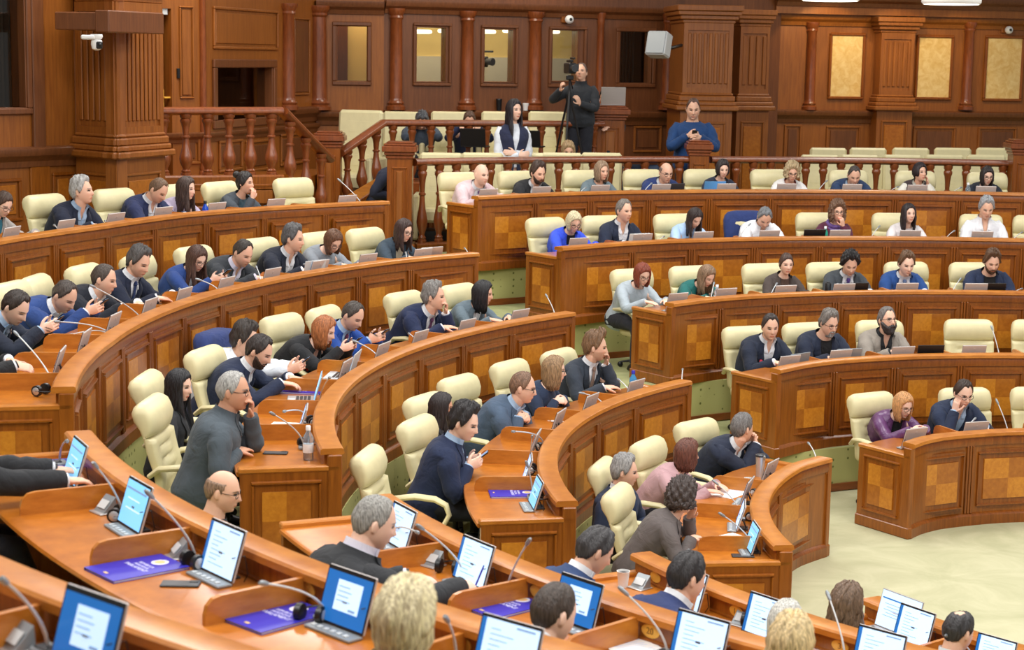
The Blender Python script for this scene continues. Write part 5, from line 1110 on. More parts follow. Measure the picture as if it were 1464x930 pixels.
sp_('F', 2, 791, 878, 128, 18, 'desk', 0, .3, 0, 'crop', (66, 54, 46), D('suit', NAVY), 'cropped dark head at the bottom', 'man with cropped dark hair seen from behind, bottom edge beside a blue screen', zr_=1.0, near=True)
sp_('F', 3, 850, 788, 112, 28, 'desk', 0, .1, 1, 'short', (58, 56, 58), D('suit', (44, 66, 108), inner=WH), 'dark-haired man bowing by the paper cup', 'dark-haired man in a blue suit bowing beside the white paper cup', zr_=1.05, near=True)
sp_('F', 3, 982, 826, 118, 14, 'desk', 0, .5, 1, 'short', (38, 34, 36), D('suit', (38, 52, 98), inner=WH), 'black-haired man in navy seen from behind', 'man with black hair in a navy suit seen from behind at a screen', zr_=1.04, near=True)
sp_('F', 3, 1123, 893, 140, 6, 'lap', 1, .2, 0, 'bob', (200, 198, 190), D('blazer', (90, 90, 96)), 'white-haired head beside the blonde', 'white-haired woman seen from behind in front of a screen', zr_=1.0, near=True)
sp_('F', 2, 1130, 922, 140, 8, 'lap', 1, .1, 0, 'wavy', (216, 190, 140), D('blazer', (120, 110, 100)), 'wavy blonde head at the bottom right', 'wavy blonde woman seen from behind at the bottom edge near a sheet of paper', zr_=1.06, near=True)
sp_('F', 4, 1210, 866, 128, 10, 'desk', 1, .1, 1, 'wavy', (112, 88, 68), D('blazer', (70, 66, 70)), 'wavy brown-haired woman at the laptop', 'woman with wavy brown hair seen from behind at an open silver laptop', zr_=1.04, near=True)
sp_('F', 4, 1370, 904, 128, 14, 'lap', 0, .3, 1, 'receding', (48, 46, 48), D('suit', DNAVY, crown=1), 'balding dark head at the bottom right', 'balding dark-haired man seen from behind before a screen at bottom right', zr_=1.0, near=True)

for (b, k, L) in (('M', 0, [(60, 276), (158, 272), (243, 262), (316, 257), (417, 254), (-30, 290)]), ('M', 1, [(8, 412), (50, 391), (118, 375), (197, 358), (275, 347), (368, 339), (455, 332), (523, 324)]),
    ('M', 2, [(205, 536, 1), (211, 573, 1), (286, 500, 1), (306, 478, 1), (395, 452, 1), (462, 434), (575, 419), (655, 407)]), ('M', 3, [(520, 648, 1), (588, 602, 1), (598, 568, 1), (648, 540, 1), (725, 516), (800, 498)]),
    ('M', 4, [(852, 660, 1), (878, 702, 1), (922, 630, 1), (988, 603, 1)]), ('R', 4, [(1247, 558), (1377, 554), (1485, 550)]), ('R', 3, [(1060, 467), (1150, 460), (1255, 455), (1382, 458), (1480, 455)]),
    ('R', 2, [(901, 385), (986, 379), (1091, 377), (1185, 374), (1298, 375), (1393, 374)]), ('R', 1, [(780, 311), (858, 307), (963, 304), (1066, 304), (1165, 302), (1275, 304), (1400, 303), (1480, 303)]),
    ('R', 0, [(650, 246), (738, 246), (830, 244), (914, 243), (1003, 243), (1103, 245), (1213, 243), (1305, 246), (1412, 248)])):
    for c in L: chair(b, k, c[0], c[1], z=len(c) > 2, turn=RNG.uniform(-7, 7)+(-9 if len(c) > 2 else 0))
for (k, th) in ((1, 203.5), (2, 205.5), (1, 226), (2, 214.5), (2, 223.5), (3, 211.5), (3, 219.2), (3, 226), (4, 216), (4, 225.5), (1, 213)):
    c = polar(th, RR[k]+1.0, TREAD[k]); o = copy_tree(CH0); o.location = c; o.rotation_euler = (0, 0, math.radians(th)+PI/2); o['group'] = 'cream leather chairs of the chamber'; CLIST.append(dict(o=o, b='F', k=k, th=th, label=None))
# every chair is told apart by who sits in it or next to it
def near_person(b, k, th, lim):
    c = [(abs(p['th']-th)*math.radians(1)*RR[k], p) for p in PLIST if p['b'] == b and p['k'] == k]
    c.sort(key=lambda q: q[0]); return c[0] if c and c[0][0] < lim else (None, None)
SEATROW = {('M', 0): 'top left row', ('M', 1): 'second left row', ('M', 2): 'third curved row', ('M', 3): 'fourth curved row', ('M', 4): 'innermost curved row', ('R', 0): 'top facing row', ('R', 1): 'second facing row', ('R', 2): 'third facing row', ('R', 3): 'fourth facing row', ('R', 4): 'lowest facing row', ('F', 0): 'nearest foreground desk', ('F', 1): 'large foreground desk', ('F', 2): 'second foreground desk', ('F', 3): 'third foreground desk', ('F', 4): 'lowest foreground desk'}
taken = set(); pairs = []
for i, c in enumerate(CLIST):
    for p in PLIST:
        if p['b'] == c['b'] and p['k'] == c['k']: pairs.append((abs((p['th']-c['th']))*math.radians(1)*RR[c['k']], i, id(p), p))
pairs.sort(key=lambda q: q[0]); got = {}; usedp = set()
for d, i, pid, p in pairs:
    if d < .62 and i not in got and pid not in usedp: got[i] = p; usedp.add(pid)
for i, c in enumerate(CLIST):
    if i in got: lab = 'cream leather chair of the ' + got[i]['short']
    else:
        d, p = near_person(c['b'], c['k'], c['th'], 9); side = 'uphill' ; 
        lab = 'empty cream leather chair next to the ' + p['short']
        side = 'before' if c['th'] > p['th'] else 'after'
        c['empty'] = (p, side)
    c['o']['label'] = ' '.join(lab.split()[:16]); c['o']['category'] = 'chair'
# a navy jacket hung over two of the chair backs
def hung_jacket(c, label):
    o = c['o']; m = MB(); rings = []
    for z, w, t, dy in ((.60, .27, .085, 0), (.72, .285, .085, 0), (.84, .29, .09, 0), (.93, .285, .10, 0), (.985, .265, .10, 0), (1.025, .22, .085, 0), (1.04, .14, .05, 0)):
        y0 = -.235-.10*((z-.4)/.62)**1.3-.005; rings.append([(w*math.copysign(abs(math.cos(a))**.5, math.cos(a))*(1+.02*math.sin(5*a)), y0+t*math.copysign(abs(math.sin(a))**.6, math.sin(a))*(1+.08*math.sin(7*a+z*9)), z) for a in [2*PI*j/36 for j in range(36)]])
    m.loft(rings); j = m.build('hung_jacket', cloth((36, 54, 108)), None, ang_=1.4); j.location = o.location; j.rotation_euler = o.rotation_euler; tag(j, label, 'jacket')
cj = [c for c in CLIST if c['b'] == 'M' and c['k'] == 2][3]; hung_jacket(cj, 'blue jacket hung over the chair back behind the white-shirted man')
cj = [c for c in CLIST if c['b'] == 'R' and c['k'] == 1][3]; hung_jacket(cj, 'navy jacket hung over the chair behind the bowed grey-haired man')
# ------------------------------------------------------------------ things on the desks
def refp(b, k, th):
    """the person an object on the desk belongs with, in words"""
    c = sorted([(abs(p['th']-th)*math.radians(1)*(RR[k]+.5), p) for p in PLIST if p['b'] == b and p['k'] == k], key=lambda q: q[0])
    if c and c[0][0] < .42: return 'in front of the ' + c[0][1]['short']
    if c: return 'at the empty place beside the ' + c[0][1]['short']
    return 'on the ' + SEATROW[(b, k)]
def setlab(o, lab, cat, grp=None): tag(o, ' '.join(lab.split()[:16]), cat, grp)
def seatframe(b, k, th, r, z, turn=0):
    """local frame on the desk: +y towards the hall's centre, so a sitter looks along +y"""
    c = polar(th, rowr(b, k, th)+r, z); return c, math.radians(th)+PI/2+math.radians(turn)
MON = {}
def monitor(b, k, px, py, style='page', turn=0, h=.19, w=.25, zmode='top', r=.205, lab=None, back='silver_back'):
    z = ZR[k]-.13; q = on_z(px, py, ZR[k]+.055 if zmode == 'top' else ZR[k]-.02); th = ang(q); c, rz = seatframe(b, k, th, r, z+.001, turn)
    key = (style, h, w, back)
    if key in MON: o = copy_tree(MON[key])
    else:
        o = empty('desk_monitor'); MON[key] = o; tl = .30; R_ = np.array(Matrix.Rotation(-tl, 3, 'X'))   # leans back, away from the sitter
        H0 = np.array([0, .0, .012]); c0 = H0+R_ @ np.array([0, 0, h/2])
        m = MB(); m.box(c0, (w/2, .006, h/2), 0, R=R_, bev=.004); m.box(c0+R_ @ np.array([0, .0075, h*.28]), (.009, .0012, .009), 0, R=R_); m.build('casing', back, o, smooth=False)
        m = MB(); m.box(c0+R_ @ np.array([0, -.0065, 0]), (w/2-.002, .0015, h/2-.002), 0, R=R_); m.build('bezel', 'black_plastic', o, smooth=False)
        m = MB(); fr_ = lambda x0, x1, z0, z1, d, mi: m.box(c0+R_ @ np.array([(x0+x1)/2*w, -.0085-d, (z0+z1)/2*h]), (abs(x1-x0)*w/2, .0006, abs(z1-z0)*h/2), mi, R=R_)
        if style == 'window':
            fr_(-.47, .47, -.45, .42, 0, 0); fr_(-.22, .30, -.22, .30, .001, 1)
            for i in range(4): fr_(-.18, .05+.05*(i % 2), .2-.08*i, .185-.08*i, .002, 2)
            fr_(.1, .24, -.15, -.19, .002, 2)
        elif style == 'sky':
            fr_(-.47, .47, -.45, .44, 0, 3); fr_(-.43, .40, .30, .26, .001, 2); fr_(-.3, .2, .1, .07, .001, 1); fr_(-.3, .3, -.1, -.13, .001, 1)
        else:
            fr_(-.47, .47, -.46, .44, 0, 1); fr_(-.47, -.40, -.46, .44, .001, 0)
            for i in range(8): fr_(-.30, -.30+.45*((i*37 % 10)/14+.35), .30-.085*i, .288-.085*i, .001, 2)
            fr_(.1, .4, .40, .37, .001, 2)
        m.build('display', ['screen_blue', 'screen_page', 'screen_ink', 'screen_sky'], o, smooth=False)
        m = MB(); m.box((0, -.035, .006), (w/2-.005, .035, .006), 0, bev=.003)
        for i in range(6): m.box((-w/2+.035+i*.037, -.045, .0135), (.010, .010, .002), 1)
        m.build('control_strip', ['console_grey', 'light_grey'], o, smooth=False)
        m = MB(); m.box((0, .045, .055), (.012, .004, .06), 0, R=np.array(Matrix.Rotation(.45, 3, 'X'))); m.box((0, .05, .004), (.05, .03, .004), 0); m.build('stand', 'dark_plastic', o, smooth=False)
        m = MB(); m.tube([(w/2-.03, .01, h*.5), (w/2+.005, .05, h*.55), (w/2+.01, .06, h*.2), (w/2-.02, .06, .006)], .0025, 5); m.build('cable', 'black_plastic', o)
    o.location = c; o.rotation_euler = (0, 0, rz)
    front = b == 'F'
    setlab(o, lab or (('lit slim desk screen ' if front or style == 'sky' else 'silver back of the slim desk screen ') + refp(b, k, th)), 'monitor', 'slim monitors set on the desks'); return o
DARKM = {}
def mic(b, k, tx, ty, bx=None, zt=None, lab=None, roff=.40, rb=.17):
    lo, hi = SPAN[b]; T = on_z(tx, ty, ZR[k]+zt) if zt is not None else on_cyl(tx, ty, RR[k]+roff, lo, hi)
    if T is None: T = on_z(tx, ty, ZR[k]+.12)
    zb = ZR[k]-.13; 
    if bx is None: bx = -20
    if isinstance(bx, tuple): q = on_z(bx[0], bx[1], zb+.01); th = ang(q)
    else:
        a_ = on_cyl(tx+bx, ty, RR[k]+.4, lo, hi); c_ = on_cyl(tx, ty, RR[k]+.4, lo, hi)
        th = ang(T)+((ang(a_)-ang(c_)) if a_ is not None and c_ is not None else 0)
    B = polar(th, rowr(b, k, th)+rb, zb); root = empty('gooseneck_microphone', B, 0); V = T-B
    if np.linalg.norm(V) > .62: V = V/np.linalg.norm(V)*.62
    m = MB(); R_ = np.array(Matrix.Rotation(math.radians(th)+PI/2, 3, 'Z'))
    m.box((0, 0, .012), (.045, .035, .012), 0, R=R_, bev=.006); m.box(R_ @ np.array([0, -.01, .026]), (.03, .018, .003), 1, R=R_, bev=.002); m.build('base', ['console_grey', 'dark_plastic'], root, smooth=False)
    up = np.array([0, 0, 1]); P = []
    B0, B1_, B2_ = np.array([0, 0, .02]), np.array([V[0]*.06, V[1]*.06, .13]), V
    for f_ in np.linspace(0, 1, 14): P.append(B0*(1-f_)**2+2*B1_*f_*(1-f_)+B2_*f_*f_)
    m = MB(); m.tube(P, [.0055]*6+[.0045]*8, 7); m.build('gooseneck', 'light_grey', root)
    d = nrm(P[-1]-P[-2]); m = MB(); m.tube([P[-1]-d*.055, P[-1]-d*.045, P[-1]-d*.01, P[-1]+d*.004], [.006, .0095, .0105, .006], 9); m.build('capsule', 'console_grey', root)
    setlab(root, lab or ('thin pale gooseneck microphone ' + refp(b, k, th)), 'microphone', 'gooseneck microphones on the desks'); return root
HP = [None]
def headphones(b, k, px, py, lab=None):
    z = ZR[k]-.13; q = on_z(px, py, z+.03); th = ang(q)
    if HP[0] is None:
        o = empty('headphones'); HP[0] = o
        for sg in (-1, 1):
            m = MB(); m.tube([(sg*.045-.014, 0, .036), (sg*.045-.012, 0, .036), (sg*.045+.012, 0, .036), (sg*.045+.014, 0, .036)], [.026, .034, .034, .026], 14); m.build('ear_cup', 'black_plastic', o)
            m = MB(); m.tube([(sg*.045+sg*.014, 0, .036), (sg*.045+sg*.019, 0, .036)], [.024, .016], 12); m.build('cup_disc', 'silver', o)
        m = MB(); m.tube([(.06*math.cos(a), .105*math.sin(a), .036+.0*math.sin(a)) for a in np.linspace(0, PI, 13)], .006, 6, flat=.6); m.build('headband', 'black_plastic', o)
    else: o = copy_tree(HP[0])
    o.location = (q[0], q[1], z); o.rotation_euler = (0, 0, math.radians(th)+PI/2+RNG.uniform(-.7, .7)); setlab(o, lab or 'black headphones with silver discs lying on the desk ' + refp(b, k, th), 'headphones', 'headphones on the desks')
CR = [None]
def card_unit(b, k, px, py, lab=None):
    z = ZR[k]-.13; q = on_z(px, py, z+.03); th = ang(q)
    if CR[0] is None:
        o = empty('card_reader'); CR[0] = o; R_ = np.array(Matrix.Rotation(.75, 3, 'X'))
        m = MB(); m.box((0, 0, .004), (.055, .05, .004), 0, bev=.003); m.build('foot', 'silver', o, smooth=False)
        m = MB(); m.add([(-.045, -.03, .006), (.045, -.03, .006), (.045, .04, .006), (-.045, .04, .006), (-.045, .035, .075), (.045, .035, .075)], [(0, 1, 5, 4), (3, 2, 1, 0), (2, 3, 4, 5), (0, 4, 3), (1, 2, 5)]); m.build('wedge', 'console_grey', o, smooth=False)
        m = MB(); m.box((0, -.004, .041), (.034, .0015, .022), 0, R=np.array(Matrix.Rotation(-.75, 3, 'X'))); m.build('plate', 'light_grey', o, smooth=False)
    else: o = copy_tree(CR[0])
    o.location = (q[0], q[1], z); o.rotation_euler = (0, 0, math.radians(th)+PI/2+RNG.uniform(-.3, .3)); setlab(o, lab or 'silver wedge card unit on the desk ' + refp(b, k, th), 'card reader', 'silver card units on the desks')
FO = [None]
def folder(b, k, px, py, lab, turn=0, s=1.0):
    z = ZR[k]-.13; q = on_z(px, py, z); th = ang(q)
    if FO[0] is None:
        o = empty('folder'); FO[0] = o
        m = MB(); m.box((0, 0, .011), (.115, .16, .0012), 0); m.box((0, 0, .0015), (.115, .16, .0012), 0); m.box((-.1145, 0, .006), (.0012, .16, .006), 0); m.build('cover', 'folder_blue', o, smooth=False)
        m = MB(); m.box((.002, 0, .006), (.110, .155, .0035), 0); m.build('pages', 'paper', o, smooth=False)
        M0 = Matrix.Translation((0, .03, .0125)); m = MB()
        for i, tx in enumerate(('REPUBLICA', 'MOLDOVA')): text_mesh(m, tx, Matrix.Translation((0, .040-.022*i, .0125)), .021, 0, .0004)
        text_mesh(m, 'PARLAMENT', Matrix.Translation((0, -.006, .0125)), .028, 0, .0004); m.build('lettering', 'folder_white', o, smooth=False)
        m = MB(); 
        for r0, z0 in ((.034, .0126),): m.lathe([(r0, z0), (r0*.8, z0+.0006), (.001, z0+.0006)], (0, .098, 0), 24)
        m.lathe([(.022, .0134), (.018, .014), (.001, .014)], (0, .098, 0), 18, mi=1); m.box((0, -.13, .0128), (.012, .006, .0006), 1); m.build('emblem', ['folder_white', 'gold_print'], o, smooth=False)
    else: o = copy_tree(FO[0])
    o.location = (q[0], q[1], z); o.rotation_euler = (0, 0, math.radians(th)+PI/2+math.radians(turn)); o.scale = (s, s, 1); tag(o, lab, 'folder', 'blue folders on the desks')
def paper(b, k, px, py, lab, w=.105, h=.148, turn=0, n=1, lines=True):
    z = ZR[k]-.13; q = on_z(px, py, z); th = ang(q); o = empty('paper', (q[0], q[1], z), math.radians(th)+PI/2+math.radians(turn)); m = MB()
    for i in range(n): m.box((.012*i*(-1)**i, .008*i, .0012+.0022*i), (w, h, .001), 0, R=np.array(Matrix.Rotation(.12*i*(-1)**i, 3, 'Z')))
    m.build('sheet', 'paper', o, smooth=False)
    if lines:
        m = MB(); zt = .0012+.0022*(n-1)+.0012
        for i in range(9): m.box((-.01, h*.75-i*h*.16, zt), (w*.72*(1 if i % 3 else .7), .0016, .0002), 0)
        m.build('print', 'screen_ink', o, smooth=False)
    tag(o, lab, 'paper'); return o
def phone(b, k, px, py, lab, turn=60):
    z = ZR[k]-.13; q = on_z(px, py, z); th = ang(q); o = empty('smartphone', (q[0], q[1], z), math.radians(th)+PI/2+math.radians(turn)); m = MB(); m.box((0, 0, .005), (.037, .077, .0045), 0, bev=.003); m.build('body', 'dark_plastic', o, smooth=False)
    m = MB(); m.box((-.018, .052, .0105), (.012, .018, .0015), 0, bev=.001); m.build('camera_bump', 'black_plastic', o, smooth=False); tag(o, lab, 'phone')
def vessel(b, k, px, py, kind, lab, zrel=None):
    z = ZR[k]-.13; q = on_z(px, py, z+(zrel or .04)); th = ang(q); q = polar(th, max(rad(q), rowr(b, k, th)+.16)); o = empty({'cup': 'paper_cup', 'bottle': 'bottle', 'blue_bottle': 'bottle', 'green_bottle': 'bottle', 'tumbler': 'tumbler', 'mug': 'mug', 'can': 'can', 'clear': 'bottle'}[kind], (q[0], q[1], z))
    m = MB()
    if kind == 'cup': m.lathe([(.026, 0), (.036, .088), (.038, .09), (.034, .09), (.024, .004)], n=20); m.build('cup', 'white', o); m = MB(); m.lathe([(.032, .078), (.001, .078)], n=16); m.build('coffee', 'brass_dark', o)
    elif kind == 'tumbler': m.lathe([(.033, 0), (.040, .16), (.041, .165)], n=20); m.build('wall', 'silver', o); m = MB(); m.lathe([(.042, .165), (.043, .18), (.03, .187)], n=20); m.build('lid', 'dark_plastic', o)
    elif kind == 'mug': m.lathe([(.036, 0), (.039, .09), (.036, .09), (.034, .01)], n=18); m.build('cup', 'white', o); m = MB(); m.tube([(.037, 0, .075), (.06, 0, .07), (.062, 0, .03), (.037, 0, .02)], .005, 6); m.build('handle', 'white', o)
    elif kind == 'can': m.lathe([(.030, 0), (.033, .006), (.033, .15), (.028, .158)], n=18); m.build('can', 'black_plastic', o); m = MB(); m.lathe([(.02, .158), (.02, .17)], n=14); m.build('cap', 'dark_plastic', o)
    else:
        mt, cp_ = {'blue_bottle': (plain('blue_glass', (10, 70, 190), rough=.15), 'screen_blue'), 'green_bottle': (plain('green_label', (20, 140, 110), rough=.3), 'white'), 'clear': (plain('clear_plastic', (205, 222, 236), rough=.08, trans=.85), 'white'), 'bottle': (plain('water_blue', (80, 165, 220), rough=.15, trans=.35), 'folder_blue')}[kind]
        m.lathe([(.030, 0), (.033, .01), (.032, .06), (.033, .12), (.030, .15), (.014, .18), (.013, .195)], n=20); m.build('body', mt, o); m = MB(); m.lathe([(.016, .190), (.016, .215), (.014, .218)], n=14); m.build('cap', 'black_plastic' if kind == 'blue_bottle' else cp_, o)
        m = MB(); m.lathe([(.0335, .05), (.0340, .055), (.0340, .10), (.0335, .105)], n=20); m.build('label', 'white' if kind in ('clear', 'bottle') else mt, o)
    tag(o, lab, {'cup': 'cup', 'tumbler': 'cup', 'mug': 'mug', 'can': 'can'}.get(kind, 'bottle')); return o
def laptop(c, rz, w=.31, d=.21, op=1.85, style='page', back='silver', lab='', wd=None):
    o = empty('laptop', c, rz); m = MB(); m.box((0, 0, .008), (w/2, d/2, .008), 0, bev=.004); m.build('base', back, o, smooth=False)
    m = MB(); 
    for i in range(4):
        for j in range(11): m.box((-w*.40+j*w*.08, d*.30-i*d*.14, .0165), (w*.033, d*.055, .001), 0)
    m.build('keyboard', 'dark_plastic', o, smooth=False); m = MB(); m.box((0, -d*.33, .0165), (w*.15, d*.12, .0006), 0); m.build('trackpad', 'light_grey', o, smooth=False)
    R_ = np.array(Matrix.Rotation(-(op-PI/2), 3, 'X')); H = np.array([0, d/2, .014]); c0 = H+R_ @ np.array([0, 0, d/2])
    m = MB(); m.box(c0, (w/2, .004, d/2), 0, R=R_, bev=.003); m.build('lid', back, o, smooth=False)
    m = MB(); m.box(c0+R_ @ np.array([0, -.005, 0]), (w/2-.008, .0012, d/2-.008), 0, R=R_); m.box(c0+R_ @ np.array([-w*.1, -.0065, d*.28]), (w*.34, .0006, .004), 1, R=R_)
    for i in range(5): m.box(c0+R_ @ np.array([-w*.1+.02*(i % 2), -.0065, d*.15-i*.018]), (w*.26, .0006, .0015), 2, R=R_)
    m.build('display', {'page': ['screen_page', 'screen_blue', 'screen_ink'], 'blue': ['screen_sky', 'screen_page', 'screen_page'], 'off': ['black_plastic', 'dark_plastic', 'dark_plastic']}[style], o, smooth=False)
    tag(o, lab, 'laptop'); return o
def desklaptop(b, k, px, py, lab, style='page', back='silver', zc=.1, turn=0, r=None, w=.30, d=.20, op=1.85):
    z = ZR[k]-.13; q = on_z(px, py, z+zc); th = ang(q); c = polar(th, rad(q) if r is None else rowr(b, k, th)+r, z); return laptop(c, math.radians(th)+PI/2+math.radians(turn), w, d, op, style, back, lab)
# monitors, by the top edge of what the photo shows above the rim
for b, k, L in (('M', 0, [(36, 327), (120, 317), (183, 307), (257, 299), (336, 293), (412, 287), (491, 280)]), ('M', 1, [(101, 500), (132, 474), (176, 450), (223, 429), (278, 414), (339, 399), (404, 386), (473, 375), (543, 366), (617, 358)]),
    ('M', 2, [(514, 517), (563, 493), (620, 476), (687, 460), (760, 446)]), ('M', 3, [(822, 590), (868, 568), (926, 547), (784, 655), (796, 620)]), ('M', 4, [(1132, 664), (1104, 690), (1084, 722)]),
    ('R', 0, [(712, 273), (797, 271), (881, 269), (962, 267), (1052, 266), (1141, 267), (1230, 267), (1321, 268), (1415, 269)]), ('R', 1, [(844, 344), (933, 338), (1024, 336), (1116, 334), (1213, 333), (1310, 333), (1413, 335)]),
    ('R', 2, [(973, 421), (1055, 417), (1139, 413), (1226, 412), (1316, 412), (1410, 412)]), ('R', 3, [(1139, 512), (1223, 507), (1311, 503), (1408, 501)]), ('R', 4, [(1333, 620), (1422, 613)])):
    for px_, py_ in L: monitor(b, k, px_, py_)
for b, k, px_, py_, st in (('M', 2, 470, 600, 'page'), ('M', 3, 797, 703, 'sky'), ('M', 4, 1099, 768, 'sky'), ('F', 0, 182, 892, 'window'), ('F', 1, 134, 660, 'sky'), ('F', 1, 213, 722, 'sky'), ('F', 1, 341, 785, 'page'), ('F', 1, 524, 853, 'window'), ('F', 1, 778, 915, 'page'),
    ('F', 2, 592, 752, 'page'), ('F', 2, 698, 802, 'page'), ('F', 2, 844, 858, 'window'), ('F', 2, 1028, 907, 'page'), ('F', 3, 1011, 838, 'page'), ('F', 3, 1130, 875, 'page'), ('F', 3, 1299, 916, 'page'), ('F', 4, 1336, 890, 'page')):
    monitor(b, k, px_, py_, st, zmode='mid', h=.215 if b == 'F' else .195, w=.27 if b == 'F' else .25)
monitor('F', 4, 1462, 918, 'page', zmode='mid', lab='lit slim desk screen cut off by the bottom right corner')
# dark second screens and laptops behind the rims
for b, k, px_, py_, mt, lab in (('R', 0, 991, 268, 'dark_plastic', 'dark laptop lid beside the balding man with black glasses'), ('R', 2, 1252, 413, 'black_plastic', 'black laptop lid in front of the black-curled man'), ('R', 2, 1438, 413, 'black_plastic', 'black laptop lid in front of the bearded man at the right edge'),
    ('R', 3, 1351, 501, 'black_plastic', 'black tilted laptop lid beside the empty chair of the fourth facing row'), ('R', 1, 1184, 334, 'black_plastic', 'dark laptop lid in front of the curly-haired woman'), ('R', 3, 1165, 512, 'console_grey', 'grey lid beside the red ribbon man’s screen'), ('R', 3, 1243, 507, 'console_grey', 'grey lid left of the bearded man'),
    ('R', 0, 1040, 265, 'screen_blue', 'pale blue folder standing before the short dark-haired woman'), ('M', 1, 632, 356, 'silver', 'second silver lid at the end of the second left row'), ('M', 1, 460, 374, 'light_grey', 'pale laptop lid in front of the grey-jacketed woman'), ('R', 1, 925, 337, 'light_grey', 'pale grey lid beside the grey-haired man in navy')):
    th = ang(on_z(px_, py_, ZR[k]+.06)); c, rz = seatframe(b, k, th, .36, ZR[k]-.13)
    if 'folder' in lab:
        o = empty('standing_folder', c, rz); m = MB(); R_ = np.array(Matrix.Rotation(-.3, 3, 'X')); m.box(R_ @ np.array([0, 0, .11]), (.14, .003, .11), 0, R=R_); m.build('cover', plain('pale_blue', (90, 150, 200)), o, smooth=False); m = MB(); m.box(R_ @ np.array([0, -.006, .108]), (.135, .003, .105), 0, R=R_); m.build('pages', 'paper', o, smooth=False); tag(o, lab, 'folder')
    else: laptop(c-radial(th)*.06, rz+RNG.uniform(-.2, .2), .27, .19, 1.8, 'page', mt, lab)
desklaptop('M', 2, 497, 522, 'open laptop with bluish screen in front of the auburn-haired woman', 'blue', 'light_grey', r=.32, turn=8)
desklaptop('M', 2, 452, 556, 'open laptop the bearded man in navy types on', 'blue', 'silver', r=.33, turn=10)
desklaptop('F', 4, 1271, 882, 'open silver laptop in front of the wavy brown-haired woman', 'page', 'silver', r=.25, zc=.12, w=.34, d=.23)
# microphones: tip, then the shift of the foot in pixels (or the foot itself)
for b, k, L in (('M', 0, [(77, 322), (150, 316), (298, 297), (483, 256, 8)]), ('M', 1, [(78, 460, 30), (129, 408, 30), (94, 481, 12), (256, 413, -20), (280, 399, 4), (366, 381, -22), (434, 378, 4), (580, 361, -22), (664, 355, -20)]),
    ('M', 2, [(584, 477, -20), (504, 487, 4), (780, 421, -10)]), ('M', 3, [(883, 542, -12), (828, 562, 2), (976, 528, -30)]), ('M', 4, [(1155, 633, -14)]),
    ('R', 0, [(932, 262), (1183, 258), (1285, 267), (1375, 268), (838, 268)]), ('R', 1, [(1258, 323), (1365, 330), (1462, 332), (1073, 320, -30), (1165, 331), (950, 338)]), ('R', 2, [(1111, 405), (1197, 406, 12), (1374, 398), (1021, 404), (1462, 413)]),
    ('R', 3, [(1197, 508), (1284, 497), (1417, 466, 5)]), ('R', 4, [(1395, 598, -36), (1424, 571, 8)])):
    for t_ in L: mic(b, k, t_[0], t_[1], t_[2] if len(t_) > 2 else -22)
for b, k, tx, ty, bx, by, zt in (('M', 1, 20, 474, 72, 552, .18), ('M', 2, 474, 533, 470, 578, .22), ('M', 2, 399, 586, 446, 604, .10), ('M', 2, 386, 590, 436, 640, .16), ('M', 3, 727, 615, 782, 638, .12), ('M', 3, 761, 623, 770, 670, .2), ('M', 3, 752, 660, 775, 712, .15), ('M', 4, 1093, 653, 1088, 700, .2), ('M', 4, 1019, 687, 1072, 742, .15), ('M', 4, 1028, 734, 1082, 785, .15),
    ('F', 1, 96, 631, 112, 662, .10), ('F', 1, 133, 662, 182, 742, .20), ('F', 1, 208, 702, 298, 800, .22), ('F', 1, 372, 834, 468, 885, .16), ('F', 2, 596, 751, 662, 828, .20), ('F', 2, 600, 762, 562, 772, .08), ('F', 2, 758, 771, 790, 840, .22), ('F', 2, 885, 840, 970, 930, .16), ('F', 3, 985, 787, 975, 850, .25), ('F', 3, 1182, 846, 1242, 935, .18), ('F', 4, 1352, 909, 1400, 945, .16), ('F', 1, 636, 882, 700, 935, .1), ('F', 0, 2, 828, 96, 925, .22)):
    mic(b, k, tx, ty, (bx, by), zt)
for a in (('F', 1, 168, 736), ('F', 1, 276, 804), ('F', 1, 444, 880), ('M', 2, 436, 636), ('M', 2, 446, 604), ('M', 3, 777, 639), ('M', 3, 760, 672), ('M', 3, 768, 712), ('M', 4, 1072, 738), ('M', 4, 1069, 772), ('M', 1, 59, 559), ('F', 2, 640, 812), ('F', 3, 1076, 890), ('M', 4, 1084, 705)): headphones(*a)
for a in (('F', 1, 149, 724), ('F', 1, 253, 787), ('F', 0, 22, 915), ('F', 2, 618, 801), ('F', 3, 915, 834), ('M', 2, 452, 625), ('M', 4, 1078, 730), ('M', 4, 1078, 765), ('F', 3, 1060, 886)): card_unit(*a)
folder('F', 1, 196, 815, 'blue folder with white emblem beside the black phone on the large foreground desk', turn=4, s=1.08)
folder('F', 1, 396, 884, 'blue folder with white emblem left of the blonde head at the bottom', turn=4, s=1.08)
folder('F', 1, 72, 669, 'blue folder under the outstretched arms at the left edge', turn=4, s=1.1)
folder('F', 2, 722, 868, 'blue folder with emblem beside the cropped dark head at the bottom', turn=4, s=1.1)
folder('M', 3, 733, 707, 'blue folder with emblem at the near end of the fourth curved row', turn=2)
folder('M', 2, 432, 560, 'blue folder under a phone beside the bearded man’s laptop', turn=0)
folder('M', 4, 1034, 733, 'dark blue folder edge-on beside the grey-jacketed woman’s papers', turn=0)
phone('F', 1, 258, 837, 'black phone lying face down on the large foreground desk', turn=-38)
phone('M', 2, 394, 649, 'black phone on the row-end desk by the big man’s elbow', turn=-10)
phone('M', 4, 1106, 683, 'dark phone on the desk beside the steel tumbler', turn=60)
phone('M', 4, 1062, 796, 'dark phone lying at the near end of the innermost desk', turn=-5)
vessel('F', 3, 891, 828, 'cup', 'white paper cup on the foreground desk beside the bowing man', zrel=.045)
